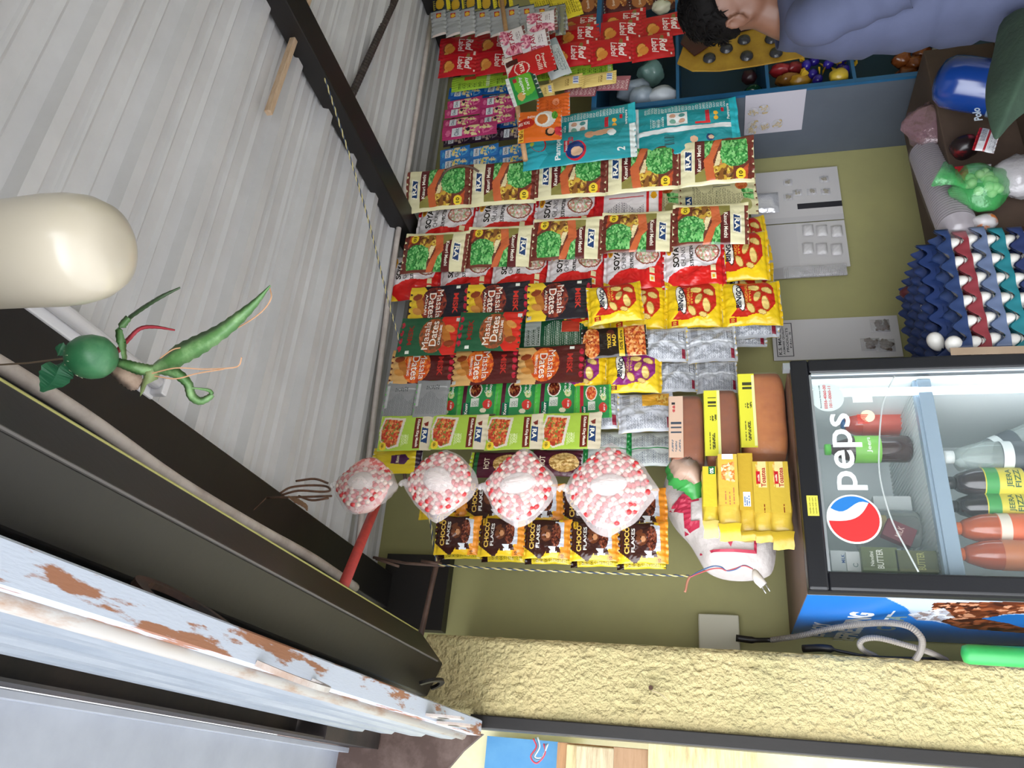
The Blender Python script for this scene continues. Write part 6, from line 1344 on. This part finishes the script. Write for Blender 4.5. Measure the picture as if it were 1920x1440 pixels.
he(-.002, 0, .03, (.088, .073, .090)); he(.03, 0, -.03, (.066, .058, .078)); he(.052, 0, -.085, (.034, .036, .028)); he(.0, 0, -.045, (.07, .062, .06))
g.tube([HP(.09, 0, .012), HP(.102, 0, -.012), HP(.108, 0, -.028), HP(.092, 0, -.036)], [.008, .011, .015, .010], 10)      # nose
he(.088, 0, -.058, (.014, .024, .007)); he(.086, 0, -.069, (.013, .02, .007)); he(.086, .03, .026, (.012, .022, .007)); he(.086, -.03, .026, (.012, .022, .007))
for s in (-1, 1):                                # ears with a rim
    pts = [HP(-.006-.016*math.cos(a), s*(.078+.010*math.sin(a)), -.014+.033*math.sin(a)) for a in [x*.45 for x in range(-4, 9)]]
    g.tube(pts, .0055, 8); g.ell(HP(-.004, s*.077, -.014), (.014, .006, .026), 10, 8, FH)
cap(HP(-.02, 0, -.08), sh_c+hz*.02, .056, .062)
pel = sh_c-hz*.52+face*.04; 
shL, shR = sh_c+side*.17-hz*.03, sh_c-side*.17-hz*.03
cap(shL, shR, .055, .055); g.ell(sh_c-hz*.14+face*.005, (.125, .18, .20), 20, 14, FR); g.ell(sh_c-hz*.34+face*.03, (.12, .165, .20), 20, 14, FR); g.ell(pel, (.12, .17, .13), 20, 14, FR)
def arm(sh_, s):
    el = sh_-hz*.25+face*.10+side*s*.05; wr = el+face*.22-hz*.06-side*s*.06; cap(sh_, el, .048, .038); cap(el, wr, .037, .026)
    ph = wr+face*.05; g.ell(ph, (.045, .036, .016), 12, 8, FR)
    for i, (o_, l_, r_) in enumerate(((-.027, .060, .0078), (-.009, .072, .0082), (.009, .068, .008), (.026, .054, .0072))):
        b_ = ph+face*.034+side*o_*s; g.tube([b_, b_+face*l_*.45-hz*.006, b_+face*l_*.8-hz*.018, b_+face*l_-hz*.030], [r_, r_, r_*.92, r_*.7], 8)
    b_ = ph-face*.01-side*s*.03; g.tube([b_, b_+face*.022-side*s*.02-hz*.006, b_+face*.05-side*s*.026-hz*.012], [.011, .010, .008], 8)
arm(shL, 1); arm(shR, -1)
def leg(s):
    hp = pel+side*s*.085-hz*.04; kn = hp-hz*.40+face*.02; an = Vector((kn.x, kn.y, floor_z+.08))-face*.02
    cap(hp, kn, .085, .058); cap(kn, an, .055, .036); g.ell(an+face*.05-hz*.045, (.115, .042, .032), 14, 8, FR); return hp, kn, an
LG = [leg(1), leg(-1)]
skin = mat('skin', '#74503f', .5, var='#684637', vscale=10)
body = g.ob('person', skin, None, True)
rm = body.modifiers.new('remesh', 'REMESH'); rm.mode = 'VOXEL'; rm.voxel_size = .006; rm.use_smooth_shade = True
sm = body.modifiers.new('smooth', 'SMOOTH'); sm.factor = .6; sm.iterations = 5
tag(body, 'person in a blue-grey shirt and pale trousers, seen side on, bending over the shelf goods', 'person')
# eyes
for s in (-1, 1):
    e_ = G().ell(HP(.079, s*.030, .006), (.011, .012, .010), 12, 8, FH).ob('eye', mat('eye_white', '#d8d0c8', .2), body, True)
    G().ell(HP(.0875, s*.031, .006), (.004, .0055, .0055), 10, 6, FH).ob('iris', mat('eye_dark', '#1a100c', .1), e_, True)
    G().tube([HP(.092, s*.014, .024), HP(.092, s*.032, .031), HP(.078, s*.052, .026)], [.003, .004, .002], 6).ob('eyebrow', mat('hair_black', '#080606', .75, spec=.15, bump=.5, bscale=180), body, True)
# hair
hm = MATS['hair_black']; V = []; F = []; n, m_ = 48, 30; rd = random.Random(9)
for i in range(m_+1):
    th = math.pi*.70*i/m_
    for k in range(n):
        ph = 6.2832*k/n; d_ = Vector((math.sin(th)*math.cos(ph), math.sin(th)*math.sin(ph), math.cos(th)))
        fr_ = max(0, math.cos(ph)); lim = math.pi*(.70-.34*fr_**.6-.10*(abs(math.sin(ph))**8))
        t = min(th, lim); d_ = Vector((math.sin(t)*math.cos(ph), math.sin(t)*math.sin(ph), math.cos(t)))
        e_ = 1+.07*abs(noise.noise(d_*9))+.05*noise.noise(d_*22)+(.05 if t < 1.2 else 0)-(.06 if th >= lim else 0)
        V.append(HP(.0+d_.x*.092*e_, d_.y*.079*e_, .034+d_.z*.102*e_))
for i in range(m_):
    for k in range(n): a = i*n+k; b = i*n+(k+1) % n; F.append((a, a+n, b+n, b))
hair = me('hair', V, F, hm, body, True); hair.modifiers.new('thick', 'SOLIDIFY').thickness = .008
g = G()
for _ in range(420):
    th = rd.uniform(.0, 1.75); ph = rd.uniform(0, 6.28)
    if math.cos(ph) > .3 and th > 1.1: continue
    d_ = Vector((math.sin(th)*math.cos(ph), math.sin(th)*math.sin(ph), math.cos(th))); b_ = HP(.0+d_.x*.091, d_.y*.078, .034+d_.z*.101); n_ = FH @ Vector((d_.x, d_.y, d_.z)); t_ = (Vector((rd.uniform(-1, 1), rd.uniform(-1, 1), rd.uniform(-1.5, .3))))
    t_ = (t_-n_*t_.dot(n_)).normalized(); g.tube([b_, b_+n_*.010+t_*.012, b_+n_*.011+t_*.026], [.0030, .0024, .0006], 5, False)
g.ob('hair_locks', hm, hair, True)
# shirt: follows the body, short loose sleeves
g = G()
def shirt_ring(c, rf, rs, k, seed):
    return [c+face*rf*math.cos(a)*(1+.03*math.sin(a*3+seed))+side*rs*math.sin(a)*(1+.03*math.sin(a*4+seed)) for a in [6.2832*i/40 for i in range(40)]]
RGS = []
for i in range(25):
    t = i/24; c = sh_c+hz*(.045-.58*t)+face*(.00+.045*t); 
    w_ = [(.0, .070, .075), (.06, .085, .12), (.12, .112, .185), (.22, .135, .20), (.45, .142, .198), (.7, .144, .194), (.9, .158, .212), (1, .162, .216)]
    for a_, b_ in zip(w_[:-1], w_[1:]):
        if a_[0] <= t <= b_[0]: q = (t-a_[0])/(b_[0]-a_[0]); rf, rs = a_[1]+(b_[1]-a_[1])*q, a_[2]+(b_[2]-a_[2])*q
    fold = .006*math.sin(t*26)*(t > .3)*(1-abs(2*t-1.3))+.004*math.sin(t*55)
    RGS.append(shirt_ring(c, rf+fold, rs+fold, 40, t*5))
V = [p+Vector(noise.noise_vector(p*9))*.010 for r in RGS for p in r]; F = []
for i in range(24):
    for k in range(40): a = i*40+k; b = i*40+(k+1) % 40; F.append((a, b, b+40, a+40))
shm = mat('shirt_blue_grey', '#474d68', .85, var='#40465f', vscale=7, bump=.25, bscale=300, bdist=.001)
shirt = me('shirt', V, F, shm, body, True); shirt.modifiers.new('thick', 'SOLIDIFY').thickness = .004
for sh_, s in ((shL, 1), (shR, -1)):
    e2_ = sh_-hz*.19+face*.075+side*s*.045; P = [sh_+hz*.012-side*s*.03, sh_+side*s*.012, sh_.lerp(e2_, .4), sh_.lerp(e2_, .75), e2_]
    G().tube(spl(P, 5), [.06+.0009*i+.003*math.sin(i*1.3) for i in range(21)], 24, False).ob('sleeve', shm, shirt, True)
cl_ = G().tube([nk+FR @ Vector((.064*math.cos(a)-.005, .062*math.sin(a), -.03-.018*math.cos(a))) for a in [6.2832*i/24 for i in range(25)]], .010, 8).ob('collar', mat('collar_light', '#6a7190', .85), shirt, True)
# trousers
tm = mat('trousers_pale', '#a8a592', .85, var='#9a9784', vscale=6)
g = G(); pc = pel
V = []; F = []; R_ = []
for i in range(6): R_.append(shirt_ring(pc+hz*(.10-.05*i), .132, .182, 40, i))
for r in R_: V += r
for i in range(5):
    for k in range(40): a = i*40+k; b = i*40+(k+1) % 40; F.append((a, b, b+40, a+40))
g.add(V, F)
for hp, kn, an in LG: g.tube([hp+hz*.02, hp-hz*.1, kn, kn.lerp(an, .5), an+hz*.01], [.10, .095, .078, .068, .062], 24, False)
g.ob('trousers', tm, body, True)
shoe = mat('shoe_dark', '#2a2422', .6)
for hp, kn, an in LG: G().ell(an+face*.055-hz*.05, (.125, .048, .034), 18, 10, FR).ob('shoe', shoe, body, True)
